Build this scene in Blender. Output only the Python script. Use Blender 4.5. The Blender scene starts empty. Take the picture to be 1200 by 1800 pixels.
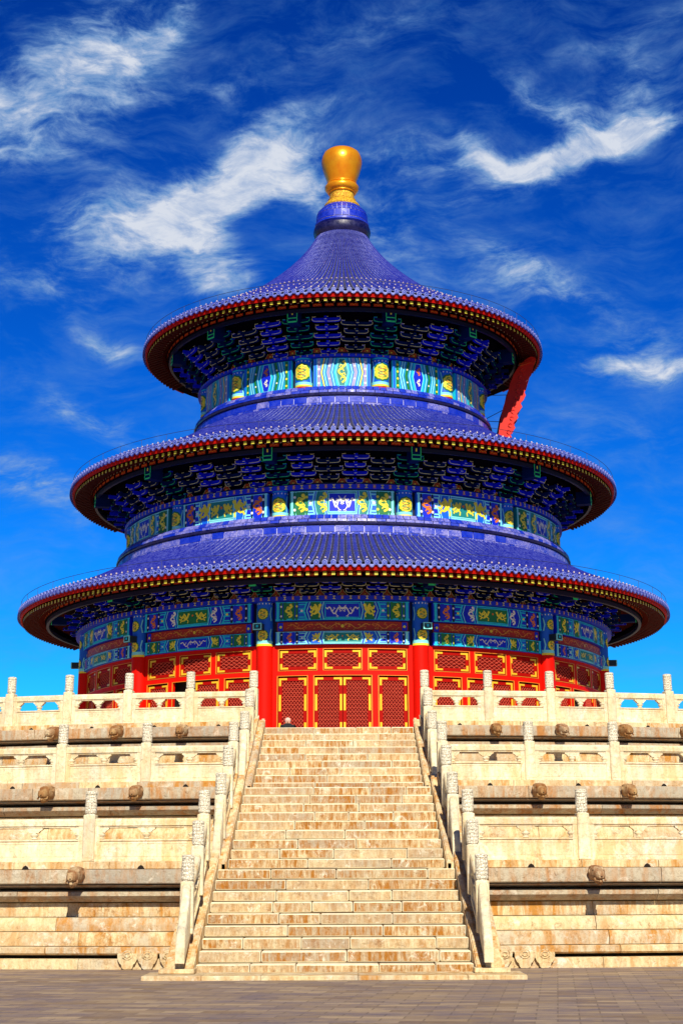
import bpy, bmesh, math, random
from math import sin, cos, pi, radians as rad, sqrt, atan2, exp
from mathutils import Vector, Matrix, Euler
random.seed(7)
S = bpy.context.scene
COL = S.collection
# ------------------------------------------------------------------ camera
cam = bpy.data.objects.new('camera', bpy.data.cameras.new('camera')); COL.objects.link(cam)
S.camera = cam
cam.data.sensor_fit = 'VERTICAL'; cam.data.sensor_height = 36
FPX = 2804.; CY = 649.5; PITCH = .310; YAW = 13/2804.; ROLL = .004; CX0 = .31; DC = 79.3; EYE = 1.66
cam.data.lens = FPX/1800*36
cam.data.shift_y = -(900-CY)/1800
cam.data.clip_end = 3000; cam.data.clip_start = .1
cam.matrix_world = (Matrix.Translation((CX0, -DC, EYE)) @ Matrix.Rotation(YAW, 4, 'Z') @
                    Matrix.Rotation(pi/2+PITCH, 4, 'X') @ Matrix.Rotation(-ROLL, 4, 'Z'))
def pixdir(px, py):                      # compass direction of a point of the sky
    v = Vector(((px-600)/FPX, (CY-py)/FPX, -1))
    d = (cam.matrix_world.to_3x3() @ v).normalized()
    return d
# ------------------------------------------------------------------ sky
SUN_EL, SUN_AZ = rad(37.8), rad(6.5)     # azimuth to the right of straight behind the camera
w = bpy.data.worlds.new('World'); S.world = w; w.use_nodes = True
nt = w.node_tree; nt.nodes.clear()
def N(nt, t, **k):
    n = nt.nodes.new(t)
    for a, b in k.items():
        if a.startswith('i_'): n.inputs[a[2:].replace('_', ' ')].default_value = b
        elif a[0] == 'I' and a[1:].isdigit(): n.inputs[int(a[1:])].default_value = b
        else: setattr(n, a, b)
    return n
def M_(nt, op, a, b=None, c=None, clamp=False):
    n = nt.nodes.new('ShaderNodeMath'); n.operation = op; n.use_clamp = clamp
    for i, x in enumerate((a, b, c)):
        if x is None: continue
        if isinstance(x, (int, float)): n.inputs[i].default_value = x
        else: nt.links.new(x, n.inputs[i])
    return n.outputs[0]
def mixc(nt, f, a, b, mode='MIX'):
    n = nt.nodes.new('ShaderNodeMix'); n.data_type = 'RGBA'; n.blend_type = mode; n.clamp_factor = True
    for i, x in ((0, f), (6, a), (7, b)):
        if isinstance(x, (int, float)): n.inputs[i].default_value = x
        elif isinstance(x, tuple): n.inputs[i].default_value = (*x[:3], 1)
        else: nt.links.new(x, n.inputs[i])
    return n.outputs[2]
SKY = (.12, .70, 1.12, 2.0, 1.6)
sky = N(nt, 'ShaderNodeTexSky', sky_type='NISHITA', sun_disc=False, sun_elevation=SUN_EL,
        sun_rotation=pi-SUN_AZ, altitude=300, air_density=1.0, dust_density=.3, ozone_density=3.0)
tc = N(nt, 'ShaderNodeTexCoord')
D3 = tc.outputs['Generated']
sep = N(nt, 'ShaderNodeSeparateXYZ'); nt.links.new(D3, sep.inputs[0])
# cloud coordinates: azimuth and elevation of the looking direction
az = M_(nt, 'ARCTAN2', sep.outputs[0], sep.outputs[1]); el = M_(nt, 'ARCSINE', sep.outputs[2])
comb = N(nt, 'ShaderNodeCombineXYZ'); nt.links.new(az, comb.inputs[0]); nt.links.new(el, comb.inputs[1])
wz = N(nt, 'ShaderNodeTexNoise', I2=7.0, I3=3.0, I4=.55); nt.links.new(comb.outputs[0], wz.inputs[0])
wv = N(nt, 'ShaderNodeVectorMath', operation='MULTIPLY_ADD'); nt.links.new(wz.outputs['Color'], wv.inputs[0])
wv.inputs[1].default_value = (.055, .055, .055); nt.links.new(comb.outputs[0], wv.inputs[2])
def blob(px, py, rx, ry, ang, amp, soft=1.0):
    d = pixdir(px, py); a0 = atan2(d.x, d.y); e0 = math.asin(d.z)
    sx = rx/FPX; sy = ry/FPX; c, s = cos(rad(ang)), sin(rad(ang))
    sp = N(nt, 'ShaderNodeSeparateXYZ'); nt.links.new(wv.outputs[0], sp.inputs[0])
    x = M_(nt, 'SUBTRACT', sp.outputs[0], a0+.0275); y = M_(nt, 'SUBTRACT', sp.outputs[1], e0+.0275)
    x = M_(nt, 'MULTIPLY', x, cos(e0))
    u = M_(nt, 'ADD', M_(nt, 'MULTIPLY', x, c/sx), M_(nt, 'MULTIPLY', y, s/sx))
    v = M_(nt, 'ADD', M_(nt, 'MULTIPLY', x, -s/sy), M_(nt, 'MULTIPLY', y, c/sy))
    r2 = M_(nt, 'ADD', M_(nt, 'MULTIPLY', u, u), M_(nt, 'MULTIPLY', v, v))
    return M_(nt, 'MULTIPLY', M_(nt, 'EXPONENT', M_(nt, 'MULTIPLY', r2, -soft)), amp)
BL = [(470, 275, 95, 50, 20, .75), (400, 310, 120, 48, 38, .8), (300, 375, 110, 40, 30, .7), (380, 440, 80, 60, 80, .6), (435, 238, 60, 34, 20, .5), (250, 330, 140, 90, 20, .22), (400, 500, 60, 30, 0, .5), (540, 320, 50, 36, -10, .45), (180, 380, 110, 35, 8, .35), (465, 395, 60, 45, 0, -.35),
      (190, 80, 170, 80, 40, .36), (100, 130, 150, 80, 30, .32), (200, 150, 60, 30, 40, .25), (60, 230, 120, 60, 10, .35), (0, 160, 26, 26, 0, .4), (290, 30, 70, 30, 50, .45), (350, 150, 150, 30, 10, .25), (520, 180, 120, 26, 5, .28),
      (825, 258, 50, 15, -35, .5), (880, 284, 75, 17, -10, .75), (960, 275, 85, 17, 12, .75), (1050, 242, 95, 20, 18, .8), (1150, 215, 90, 22, 6, .8), (1040, 205, 60, 26, -25, .3), (960, 190, 90, 26, -30, .4), (1130, 150, 90, 60, 20, .35), (740, 270, 120, 50, 0, .30), (880, 320, 160, 30, 10, .2),
      (1100, 632, 90, 16, -8, .55), (1170, 645, 60, 22, 0, .5), (1130, 600, 120, 40, 15, .3), (960, 500, 190, 50, -18, .38), (880, 440, 90, 30, -35, .25), (210, 600, 70, 22, -20, .45),
      (130, 480, 160, 70, 10, .35), (180, 740, 150, 40, -25, .38), (60, 860, 160, 60, -25, .4), (650, 60, 220, 40, 10, .22), (1080, 60, 180, 40, 15, .2), (640, 420, 120, 120, 0, .3), (1000, 760, 260, 60, 0, .2)]
acc = None
for b in BL:
    o = blob(*b); acc = o if acc is None else M_(nt, 'ADD', acc, o)
def wisp(scale, rot, st, det, dist):
    mp = N(nt, 'ShaderNodeMapping'); mp.inputs['Rotation'].default_value = (0, 0, rad(rot)); mp.inputs['Scale'].default_value = (scale, scale*st, 1)
    nt.links.new(wv.outputs[0], mp.inputs[0])
    n = N(nt, 'ShaderNodeTexNoise', I2=1.0, I3=det, I4=.66); n.inputs['Distortion'].default_value = dist
    nt.links.new(mp.outputs[0], n.inputs[0]); return n.outputs[0]
n1 = wisp(14, -22, 2.6, 12.0, .3); n2 = wisp(42, -14, 2.2, 12.0, .35)
nn = M_(nt, 'ADD', M_(nt, 'MULTIPLY', n1, .6), M_(nt, 'MULTIPLY', n2, .4))
accp = M_(nt, 'MAXIMUM', acc, 0.)
gate = M_(nt, 'MULTIPLY', accp, 2.6, clamp=True)
dens = M_(nt, 'ADD', accp, M_(nt, 'MULTIPLY', M_(nt, 'MULTIPLY', M_(nt, 'SUBTRACT', nn, .5), 2.3), gate))
cl1 = N(nt, 'ShaderNodeMapRange', interpolation_type='SMOOTHSTEP'); cl1.inputs[1].default_value = .05; cl1.inputs[2].default_value = 1.15; nt.links.new(dens, cl1.inputs[0])
base = M_(nt, 'MULTIPLY', M_(nt, 'SUBTRACT', n1, .42), 1.1, clamp=True)
cl = M_(nt, 'ADD', cl1.outputs[0], M_(nt, 'MULTIPLY', base, .6), clamp=True)
ssp = N(nt, 'ShaderNodeSeparateColor'); nt.links.new(sky.outputs[0], ssp.inputs[0])
def chan(o, k, mul, cap):              # a deep blue: each channel of the sky graded by a power
    return M_(nt, 'MINIMUM', M_(nt, 'MULTIPLY', M_(nt, 'POWER', M_(nt, 'MULTIPLY', o, .12), k), mul), cap)
sr = chan(ssp.outputs[0], 3.0, SKY[0], .45); sg = chan(ssp.outputs[1], SKY[3], SKY[1], .62); sb = chan(ssp.outputs[2], SKY[4], SKY[2], 1.0)
scc = N(nt, 'ShaderNodeCombineColor')
for i_, o_ in enumerate((sr, sg, sb)): nt.links.new(o_, scc.inputs[i_])
dim = N(nt, 'ShaderNodeMapRange'); dim.inputs[1].default_value = .25; dim.inputs[2].default_value = .8; dim.inputs[3].default_value = .42; dim.inputs[4].default_value = 1.  # sky dimmed away from the view to lower the ambient fill
nt.links.new(sep.outputs[1], dim.inputs[0])
thin = M_(nt, 'MULTIPLY', cl, 1.9, clamp=True); thick = M_(nt, 'MULTIPLY', M_(nt, 'POWER', cl, 1.7), M_(nt, 'MULTIPLY_ADD', M_(nt, 'SUBTRACT', n2, .5), 2.2, .82, clamp=True), clamp=True)
full = mixc(nt, thick, mixc(nt, M_(nt, 'MULTIPLY', thin, .75), scc.outputs[0], (.03, .21, .50)), (.56, .60, .68))
dv = N(nt, 'ShaderNodeVectorMath', operation='SCALE'); nt.links.new(full, dv.inputs[0]); nt.links.new(dim.outputs[0], dv.inputs['Scale']); full = dv.outputs[0]
bg = N(nt, 'ShaderNodeBackground'); nt.links.new(full, bg.inputs[0]); bg.inputs[1].default_value = 1.0
out = N(nt, 'ShaderNodeOutputWorld'); nt.links.new(bg.outputs[0], out.inputs[0])
# ------------------------------------------------------------------ sun
sl = bpy.data.lights.new('sun', 'SUN'); sl.energy = 5.0; sl.angle = rad(.5); sl.color = (1, .915, .72)
so = bpy.data.objects.new('sun', sl); COL.objects.link(so)
sd = Vector((sin(SUN_AZ)*cos(SUN_EL), -cos(SUN_AZ)*cos(SUN_EL), sin(SUN_EL)))
so.rotation_euler = sd.to_track_quat('Z', 'Y').to_euler(); so.location = sd*100
S.view_settings.view_transform = 'Standard'; S.view_settings.look = 'None'
S.view_settings.exposure = .28; S.view_settings.gamma = 1
S.render.engine = 'CYCLES'; S.cycles.max_bounces = 3
# ------------------------------------------------------------------ materials
MATS = {}
def newmat(name):
    m = bpy.data.materials.new(name); m.use_nodes = True; MATS[name] = m
    t = m.node_tree; b = t.nodes['Principled BSDF']; return m, t, b
def ocoord(t, scale=(1, 1, 1), rnd=True):
    tc = N(t, 'ShaderNodeTexCoord'); mp = N(t, 'ShaderNodeMapping'); mp.inputs['Scale'].default_value = scale
    t.links.new(tc.outputs['Object'], mp.inputs[0])
    if rnd:
        oi = N(t, 'ShaderNodeObjectInfo'); c = M_(t, 'MULTIPLY', oi.outputs['Random'], 37.)
        cc = N(t, 'ShaderNodeCombineXYZ')
        for i in range(3): t.links.new(c, cc.inputs[i])
        t.links.new(cc.outputs[0], mp.inputs['Location'])
    return mp.outputs[0]
def noise(t, vec, scale, det=4., rough=.6, dist=0.):
    n = N(t, 'ShaderNodeTexNoise', I2=scale, I3=det, I4=rough); n.inputs['Distortion'].default_value = dist
    t.links.new(vec, n.inputs[0]); return n.outputs[0]
def ramp(t, f, lo, hi):
    n = N(t, 'ShaderNodeMapRange'); n.inputs[1].default_value = lo; n.inputs[2].default_value = hi
    t.links.new(f, n.inputs[0]); return n.outputs[0]
def bump(t, b, h, dist, strength=1.):
    n = N(t, 'ShaderNodeBump'); n.inputs['Distance'].default_value = dist; n.inputs['Strength'].default_value = strength
    t.links.new(h, n.inputs['Height']); t.links.new(n.outputs[0], b.inputs['Normal'])
def paint(name, c, rough=.45, var=.25, spec=.4, metal=0., dirt=(.5, .5, .5), sc=3.):
    m, t, b = newmat(name); v = ocoord(t)
    f = ramp(t, noise(t, v, sc, 6.), .35, .75)
    dc = tuple(x*y for x, y in zip(c, dirt))
    t.links.new(mixc(t, M_(t, 'MULTIPLY', f, var), c, dc), b.inputs['Base Color'])
    b.inputs['Roughness'].default_value = rough; b.inputs['Metallic'].default_value = metal
    b.inputs['Specular IOR Level'].default_value = spec
    bump(t, b, noise(t, v, sc*8, 3.), .004, .5)
    return m
def stone(name, base, stain, grey, s_amt=.5, g_amt=.4, streak=True, blk=True, bmp=.012, lo=.42, white=None, w_amt=.0, sc=1.0):
    m, t, b = newmat(name); v = ocoord(t); vs = ocoord(t, (2.6*sc, 2.6*sc, .55*sc))
    f1 = ramp(t, noise(t, vs if streak else v, 1.6*sc, 10., .74, .3), lo, lo+.20)
    f2 = ramp(t, noise(t, v, .8*sc, 7., .65), .45, .65)
    f3 = ramp(t, noise(t, v, 9*sc, 10., .85), .50, .62)
    col = mixc(t, M_(t, 'MULTIPLY', f2, g_amt), base, grey)
    if blk:
        at = N(t, 'ShaderNodeAttribute'); at.attribute_name = 'blk'
        sp = N(t, 'ShaderNodeSeparateColor'); t.links.new(at.outputs['Color'], sp.inputs[0])
        f1 = M_(t, 'MULTIPLY', f1, M_(t, 'MULTIPLY_ADD', sp.outputs[0], .8, .50), clamp=True)
        col = mixc(t, M_(t, 'MULTIPLY', ramp(t, sp.outputs[1], .62, .95), .75), col, grey)
    col = mixc(t, M_(t, 'MULTIPLY', f1, s_amt), col, stain)
    if white is not None:
        fw = ramp(t, noise(t, v, 2.3*sc, 9., .75, .6), .56, .66)
        col = mixc(t, M_(t, 'MULTIPLY', fw, w_amt), col, white)
    f4 = ramp(t, noise(t, v, 4.5*sc, 10., .82, 1.5), .57, .64)
    col = mixc(t, M_(t, 'MULTIPLY', f4, .6*s_amt+.08), col, tuple(x*.35 for x in stain))
    col = mixc(t, M_(t, 'MULTIPLY', f3, .50 if blk else .3), col, (base[0]*.42, base[1]*.30, base[2]*.20))
    f5 = ramp(t, noise(t, v, 2.0*sc, 6., .7), .56, .66)
    col = mixc(t, M_(t, 'MULTIPLY', M_(t, 'MULTIPLY', f5, ramp(t, noise(t, v, 16*sc, 6., .8), .45, .58)), .55*s_amt), col, (stain[0]*.5, stain[1]*.4, stain[2]*.4))
    t.links.new(col, b.inputs['Base Color']); b.inputs['Roughness'].default_value = .8; b.inputs['Specular IOR Level'].default_value = .2
    h = M_(t, 'ADD', noise(t, v, 6*sc, 10., .8), M_(t, 'MULTIPLY', noise(t, v, 30*sc, 4.), .35))
    bump(t, b, h, bmp, .9)
    return m
stone('marble_rail', (.88, .81, .60), (.70, .46, .19), (.56, .53, .46), .75, .75, True, True, .03, .40, (.92, .90, .84), .6)
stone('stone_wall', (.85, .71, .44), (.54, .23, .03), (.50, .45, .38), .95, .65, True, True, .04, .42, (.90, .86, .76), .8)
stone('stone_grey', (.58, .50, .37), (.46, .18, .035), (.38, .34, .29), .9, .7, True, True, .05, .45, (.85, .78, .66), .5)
stone('stone_step', (.80, .66, .42), (.44, .17, .02), (.46, .40, .33), 1.0, .7, True, True, .06, .41, (.94, .90, .78), .9, 1.7)
stone('stone_edge', (.86, .78, .58), (.70, .45, .18), (.60, .54, .45), .6, .5, True, False, .03, .50)
stone('stone_floor', (.50, .42, .33), (.45, .30, .16), (.34, .30, .27), .5, .6, False, False, .01)
stone('stone_joint', (.14, .08, .04), (.10, .05, .02), (.10, .07, .05), .5, .5, False, False)
stone('stone_spout', (.46, .29, .13), (.24, .07, .012), (.78, .72, .56), .85, .5, True, False, .03, .40)
paint('hole_shade', (.012, .006, .004), .9)  # flat near-black standing in for the shade inside openings
RED = (.62, .006, .002)
paint('red_lacquer', (.72, .006, .001), .55, .35, .12, dirt=(.6, .5, .5), sc=1.5)
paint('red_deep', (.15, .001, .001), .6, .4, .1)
paint('red_fascia', (.46, .004, .001), .6, .4, .1, sc=5.)
paint('red_door', (.38, .003, .001), .6, .3, .1)
paint('lattice', (.74, .10, .06), .6, .3, .1)
paint('gold_leaf', (.95, .62, .03), .35, .3, .5, .25, (.8, .55, .3))
paint('gold_trim', (.80, .30, .03), .45, .4, .4, .1)
paint('p_blue', (.002, .020, .72), .5, .3)
paint('p_blue_mid', (.003, .13, .80), .5, .3)
paint('p_navy', (.001, .002, .04), .5, .3)
paint('p_cyan', (.01, .62, .85), .5, .35)
paint('p_pale', (.26, .86, .90), .5, .35)
paint('p_green', (.01, .20, .06), .5, .4)
paint('p_teal', (.01, .26, .26), .5, .4)
paint('p_yellow', (.95, .78, .05), .45, .35, dirt=(.6, .75, .3))
paint('p_white', (.92, .88, .80), .5, .3)
paint('p_lilac', (.38, .34, .62), .5, .3)
paint('p_orange', (.80, .20, .02), .5, .35)
paint('p_red', (.45, .02, .005), .5, .3)
paint('br_blue', (.002, .012, .80), .7, .3, .05)
paint('br_green', (.001, .012, .10), .7, .3, .05)  # base sunk towards black, under-eave shade held in the colour
paint('br_line', (.85, .80, .42), .6, .2, .1)
paint('eave_shade', (.0015, .0015, .006), .9, .2, .02)  # near-black base paints the under-eave shade onto backing and purlins
paint('br_line_green', (.03, .75, .25), .5, .3)
paint('soffit', (.012, .002, .001), .9, .4, .05)  # dark red taken near black, so eave shade sits in the colour
paint('rafter_red', (.09, .008, .003), .7, .4, .1)
paint('rafter_end_gold', (.62, .52, .05), .5, .5, dirt=(.4, .7, .3), sc=9)
paint('rafter_end_pale', (.50, .42, .34), .5, .5, dirt=(.5, .9, .7), sc=9)
paint('nail_cap', (.52, .42, .44), .4, .3)
paint('wire', (.02, .02, .03), .5)
paint('lamp_box', (.01, .03, .05), .5)
paint('cloth_black', (.015, .015, .02), .9)
paint('skin', (.62, .34, .24), .6, .1)
paint('hat_cloth', (.80, .50, .42), .8, .2)
paint('hair', (.02, .015, .012), .6, .1)
paint('board_red', (.72, .018, .008), .45, .4, sc=2.)
def glaze(name, c, worn, amt, rough=.28, sc=4.):
    m, t, b = newmat(name); v = ocoord(t)
    f = ramp(t, noise(t, v, sc, 8., .75), .40, .64); g = ramp(t, noise(t, v, sc*7, 5., .8), .54, .62)
    col = mixc(t, M_(t, 'MULTIPLY', f, amt), c, worn)
    col = mixc(t, M_(t, 'MULTIPLY', g, min(1., amt*1.1)), col, tuple(min(1, x*1.4) for x in worn))
    g2 = ramp(t, noise(t, v, sc*2.2, 4., .7), .60, .70)
    col = mixc(t, M_(t, 'MULTIPLY', g2, .6), col, tuple(x*.3 for x in c))
    t.links.new(col, b.inputs['Base Color'])
    t.links.new(M_(t, 'MULTIPLY_ADD', f, .35, rough), b.inputs['Roughness'])
    bump(t, b, noise(t, v, sc*4, 4.), .008, .6)
    return m
glaze('tile_blue', (.002, .006, .25), (.08, .11, .50), .34, .36)
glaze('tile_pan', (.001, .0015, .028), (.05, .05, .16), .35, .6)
glaze('tile_brick', (.003, .022, .50), (.05, .10, .62), .25, .3, 2.)
glaze('tile_brick_pale', (.02, .05, .52), (.46, .42, .70), .5, .25, 2.)
glaze('tile_end', (.003, .022, .36), (.14, .20, .62), .35, .3, 9.)
glaze('tile_rim', (.006, .02, .34), (.22, .24, .66), .4, .35, 9.)
glaze('tile_mortar', (.03, .05, .36), (.42, .44, .74), .7, .6, 5.)
glaze('tile_ring', (.07, .11, .56), (.46, .48, .78), .5, .35, 9.)
glaze('mortar_white', (.50, .50, .72), (.78, .76, .84), .6, .6, 6.)
glaze('tile_dark', (.003, .003, .05), (.03, .03, .2), .3)
# gilded finial
m, t, b = newmat('gilt'); v = ocoord(t, (1, 1, .25))
col = mixc(t, ramp(t, noise(t, ocoord(t), 1.6, 5.), .35, .7), (1.0, .44, .012), (.88, .26, .006))
t.links.new(col, b.inputs['Base Color']); b.inputs['Metallic'].default_value = .5; b.inputs['Roughness'].default_value = .30
bump(t, b, noise(t, ocoord(t, (1, 1, 3)), 5., 3.), .01, .25)
m, t, b = newmat('gilt_relief'); v = ocoord(t)
t.links.new(mixc(t, ramp(t, noise(t, v, 12., 5., .7, 1.5), .42, .58), (.98, .66, .04), (.45, .14, .01)), b.inputs['Base Color'])
b.inputs['Metallic'].default_value = .25; b.inputs['Roughness'].default_value = .4
bump(t, b, noise(t, v, 12., 5., .7, 1.5), .05)
# carved stone heads of the rail posts
m, t, b = newmat('carved'); v = ocoord(t)
vo = N(t, 'ShaderNodeTexVoronoi', feature='DISTANCE_TO_EDGE'); vo.inputs['Scale'].default_value = 22.
wv2 = N(t, 'ShaderNodeTexWave', wave_type='BANDS', bands_direction='Z'); wv2.inputs['Scale'].default_value = 4.5; wv2.inputs['Distortion'].default_value = 6.; wv2.inputs['Detail'].default_value = 2.
t.links.new(v, vo.inputs['Vector']); t.links.new(v, wv2.inputs[0])
h = M_(t, 'ADD', ramp(t, vo.outputs['Distance'], .0, .12), M_(t, 'MULTIPLY', wv2.outputs[1], .6))
gr = ramp(t, h, .25, .9)
col = mixc(t, gr, (.62, .50, .34), (.88, .82, .68)); t.links.new(col, b.inputs['Base Color']); b.inputs['Roughness'].default_value = .8
bump(t, b, h, .014)
# paving bricks
m, t, b = newmat('paving'); v = ocoord(t, (1, 1, 1), False)
mp = N(t, 'ShaderNodeMapping'); mp.inputs['Rotation'].default_value = (0, 0, rad(7)); t.links.new(v, mp.inputs[0])
br = N(t, 'ShaderNodeTexBrick'); br.offset = .5
for k, x in (('Scale', 1.), ('Mortar Size', .012), ('Mortar Smooth', .3), ('Bias', 0.), ('Brick Width', .55), ('Row Height', .34)): br.inputs[k].default_value = x
br.inputs['Color1'].default_value = (0, 0, 0, 1); br.inputs['Color2'].default_value = (1, 1, 1, 1); br.inputs['Mortar'].default_value = (.5, .5, .5, 1)
t.links.new(mp.outputs[0], br.inputs[0])
bw = N(t, 'ShaderNodeSeparateColor'); t.links.new(br.outputs[0], bw.inputs[0])
c1 = mixc(t, bw.outputs[0], (.26, .165, .10), (.56, .41, .27))
c2 = mixc(t, ramp(t, noise(t, ocoord(t, (.6, 2., 1), False), .9, 9., .75), .42, .60), c1, (.22, .17, .20))
c3 = mixc(t, M_(t, 'MULTIPLY', ramp(t, noise(t, ocoord(t, (1., 2.2, 1), False), 2.2, 10., .8), .50, .60), .7), c2, (.46, .33, .19))
c4 = mixc(t, M_(t, 'MULTIPLY', br.outputs['Fac'], .3), c3, (.09, .06, .04))
t.links.new(c4, b.inputs['Base Color']); b.inputs['Roughness'].default_value = .75
bump(t, b, M_(t, 'SUBTRACT', noise(t, v, 7., 9., .8), M_(t, 'MULTIPLY', br.outputs['Fac'], .6)), .05)
# ------------------------------------------------------------------ mesh helpers
def P(th, r, z): return (r*sin(th), -r*cos(th), z)          # th = 0 faces the camera side
FLAT = (0, 1, 2, 11, 12, 13)
class MB:
    def __init__(s): s.v = []; s.f = []; s.m = []; s.c = []; s.mats = []; s.col = (0, 0, 0)
    def mi(s, m):
        if m not in s.mats: s.mats.append(m)
        return s.mats.index(m)
    def face(s, pts, m):
        n = len(s.v); s.v += [tuple(p) for p in pts]; s.f.append(list(range(n, n+len(pts)))); s.m.append(s.mi(m)); s.c.append(s.col)
    def mesh(s, vs, fs, m):
        n = len(s.v); s.v += [tuple(p) for p in vs]; k = s.mi(m)
        for f in fs: s.f.append([n+i for i in f]); s.m.append(k); s.c.append(s.col)
    def grid(s, rows, m, closed=False):
        nr = len(rows); nc = len(rows[0]); vs = [p for r in rows for p in r]; fs = []
        for i in range(nr-1):
            for j in range(nc if closed else nc-1):
                k = (j+1) % nc; fs.append([i*nc+j, i*nc+k, (i+1)*nc+k, (i+1)*nc+j])
        s.mesh(vs, fs, m)
    def hexa(s, p, m):                                       # 8 corner points
        s.mesh(p, [[0, 3, 2, 1], [4, 5, 6, 7], [0, 1, 5, 4], [1, 2, 6, 5], [2, 3, 7, 6], [3, 0, 4, 7]], m)
    def box(s, x0, x1, y0, y1, z0, z1, m):
        s.hexa([(x0, y0, z0), (x1, y0, z0), (x1, y1, z0), (x0, y1, z0), (x0, y0, z1), (x1, y0, z1), (x1, y1, z1), (x0, y1, z1)], m)
    def cbox(s, x0, x1, y0, y1, z0, z1, m, c=.012, jit=.004, m2=None):  # chamfered box
        pts = {}
        X = (x0, x1); Y = (y0, y1); Z = (z0, z1)
        vs = []; idx = {}
        for i in (0, 1):
            for j in (0, 1):
                for k in (0, 1):
                    ji = random.uniform(-jit, jit); jj = random.uniform(-jit, jit)
                    sx, sy, sz = (1, -1)[i], (1, -1)[j], (1, -1)[k]
                    bx, by, bz = X[i]+0, Y[j]+jj, Z[k]+ji*.5
                    idx[i, j, k, 0] = len(vs); vs.append((bx, by+sy*c, bz+sz*c))
                    idx[i, j, k, 1] = len(vs); vs.append((bx+sx*c, by, bz+sz*c))
                    idx[i, j, k, 2] = len(vs); vs.append((bx+sx*c, by+sy*c, bz))
        I = idx; f = []
        for a in (0, 1):
            f.append([I[a, 0, 0, 0], I[a, 1, 0, 0], I[a, 1, 1, 0], I[a, 0, 1, 0]])
            f.append([I[0, a, 0, 1], I[1, a, 0, 1], I[1, a, 1, 1], I[0, a, 1, 1]])
            f.append([I[0, 0, a, 2], I[1, 0, a, 2], I[1, 1, a, 2], I[0, 1, a, 2]])
            for b2 in (0, 1):
                f.append([I[a, b2, 0, 0], I[a, b2, 0, 1], I[a, b2, 1, 1], I[a, b2, 1, 0]])
                f.append([I[a, 0, b2, 0], I[a, 0, b2, 2], I[a, 1, b2, 2], I[a, 1, b2, 0]])
                f.append([I[0, a, b2, 1], I[0, a, b2, 2], I[1, a, b2, 2], I[1, a, b2, 1]])
                for c2 in (0, 1): f.append([I[a, b2, c2, 0], I[a, b2, c2, 1], I[a, b2, c2, 2]])
        if m2:
            big = [x for x in f if len(x) == 4][:0]
            flat = [x for k, x in enumerate(f) if x in f and k in FLAT]; s.mesh(vs, flat, m); s.mesh(vs, [x for k, x in enumerate(f) if k not in FLAT], m2)
        else: s.mesh(vs, f, m)
    def prism(s, poly, t0, t1, m, fn):                       # poly in a plane, swept between t0 and t1 with fn(a,b,t)
        n = len(poly); a = [fn(p[0], p[1], t0) for p in poly]; b = [fn(p[0], p[1], t1) for p in poly]
        s.mesh(a+b, [list(range(n-1, -1, -1)), list(range(n, 2*n))]+[[i, (i+1) % n, n+(i+1) % n, n+i] for i in range(n)], m)
    def ringbox(s, a0, a1, r0, r1, z0, z1, m, seg=None):
        seg = seg or max(1, int((a1-a0)/rad(2.5))+1)
        rows = []
        for i in range(seg+1):
            a = a0+(a1-a0)*i/seg
            rows.append([P(a, r1, z0), P(a, r1, z1), P(a, r0, z1), P(a, r0, z0)])
        s.grid(rows, m, True)
        s.face(rows[0], m); s.face(rows[-1], m)
    def sweep(s, prof, a0, a1, m, seg=None, close=False, caps=False):
        seg = seg or max(1, int((a1-a0)/rad(2.5))+1)
        rows = [[P(a0+(a1-a0)*i/seg, r, z) for r, z in prof] for i in range(seg+1)]
        s.grid(rows, m, close)
        if caps: s.face(rows[0], m); s.face(rows[-1], m)
    def lathe(s, prof, c, m, n=20, fn=None):
        rows = []
        for r, z in prof:
            rows.append([(c[0]+(r*(fn(2*pi*i/n, z) if fn else 1))*cos(2*pi*i/n), c[1]+(r*(fn(2*pi*i/n, z) if fn else 1))*sin(2*pi*i/n), c[2]+z) for i in range(n)])
        s.grid(rows, m, True)
        s.face(rows[0], m); s.face(rows[-1], m)
    def tube(s, pts, r, m, n=6):
        rows = []
        for i, p in enumerate(pts):
            p = Vector(p); d = (Vector(pts[min(i+1, len(pts)-1)])-Vector(pts[max(i-1, 0)])).normalized()
            a = d.orthogonal().normalized(); b = d.cross(a)
            rr = r[i] if isinstance(r, (list, tuple)) else r
            rows.append([tuple(p+a*cos(2*pi*k/n)*rr+b*sin(2*pi*k/n)*rr) for k in range(n)])
        s.grid(rows, m, True); s.face(rows[0], m); s.face(rows[-1], m)
    def build(s, name, parent=None, smooth=None, loc=None, rz=None, recalc=True):
        me = bpy.data.meshes.new(name); me.from_pydata(s.v, [], s.f)
        for x in s.mats: me.materials.append(MATS[x])
        me.polygons.foreach_set('material_index', s.m)
        if any(c != (0, 0, 0) for c in s.c):
            at = me.color_attributes.new('blk', 'FLOAT_COLOR', 'CORNER'); i = 0
            buf = []
            for f, c in zip(s.f, s.c): buf += [c[0], c[1], c[2], 1.]*len(f)
            at.data.foreach_set('color', buf)
        if recalc:
            bm = bmesh.new(); bm.from_mesh(me); bmesh.ops.recalc_face_normals(bm, faces=bm.faces); bm.to_mesh(me); bm.free()
        if smooth is not None:
            me.shade_smooth(); me.set_sharp_from_angle(angle=rad(smooth))
        o = bpy.data.objects.new(name, me); COL.objects.link(o)
        if parent is not None: o.parent = parent
        if loc: o.location = loc
        if rz is not None: o.rotation_euler = (0, 0, rz)
        return o
def dupo(o, parent=None, loc=None, rz=None):
    c = o.copy(); COL.objects.link(c); c.parent = parent if parent is not None else o.parent
    if loc is not None: c.location = loc
    if rz is not None: c.rotation_euler = (0, 0, rz)
    for ch in [x for x in bpy.data.objects if x.parent == o]:
        d = ch.copy(); COL.objects.link(d); d.parent = c
    return c
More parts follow.
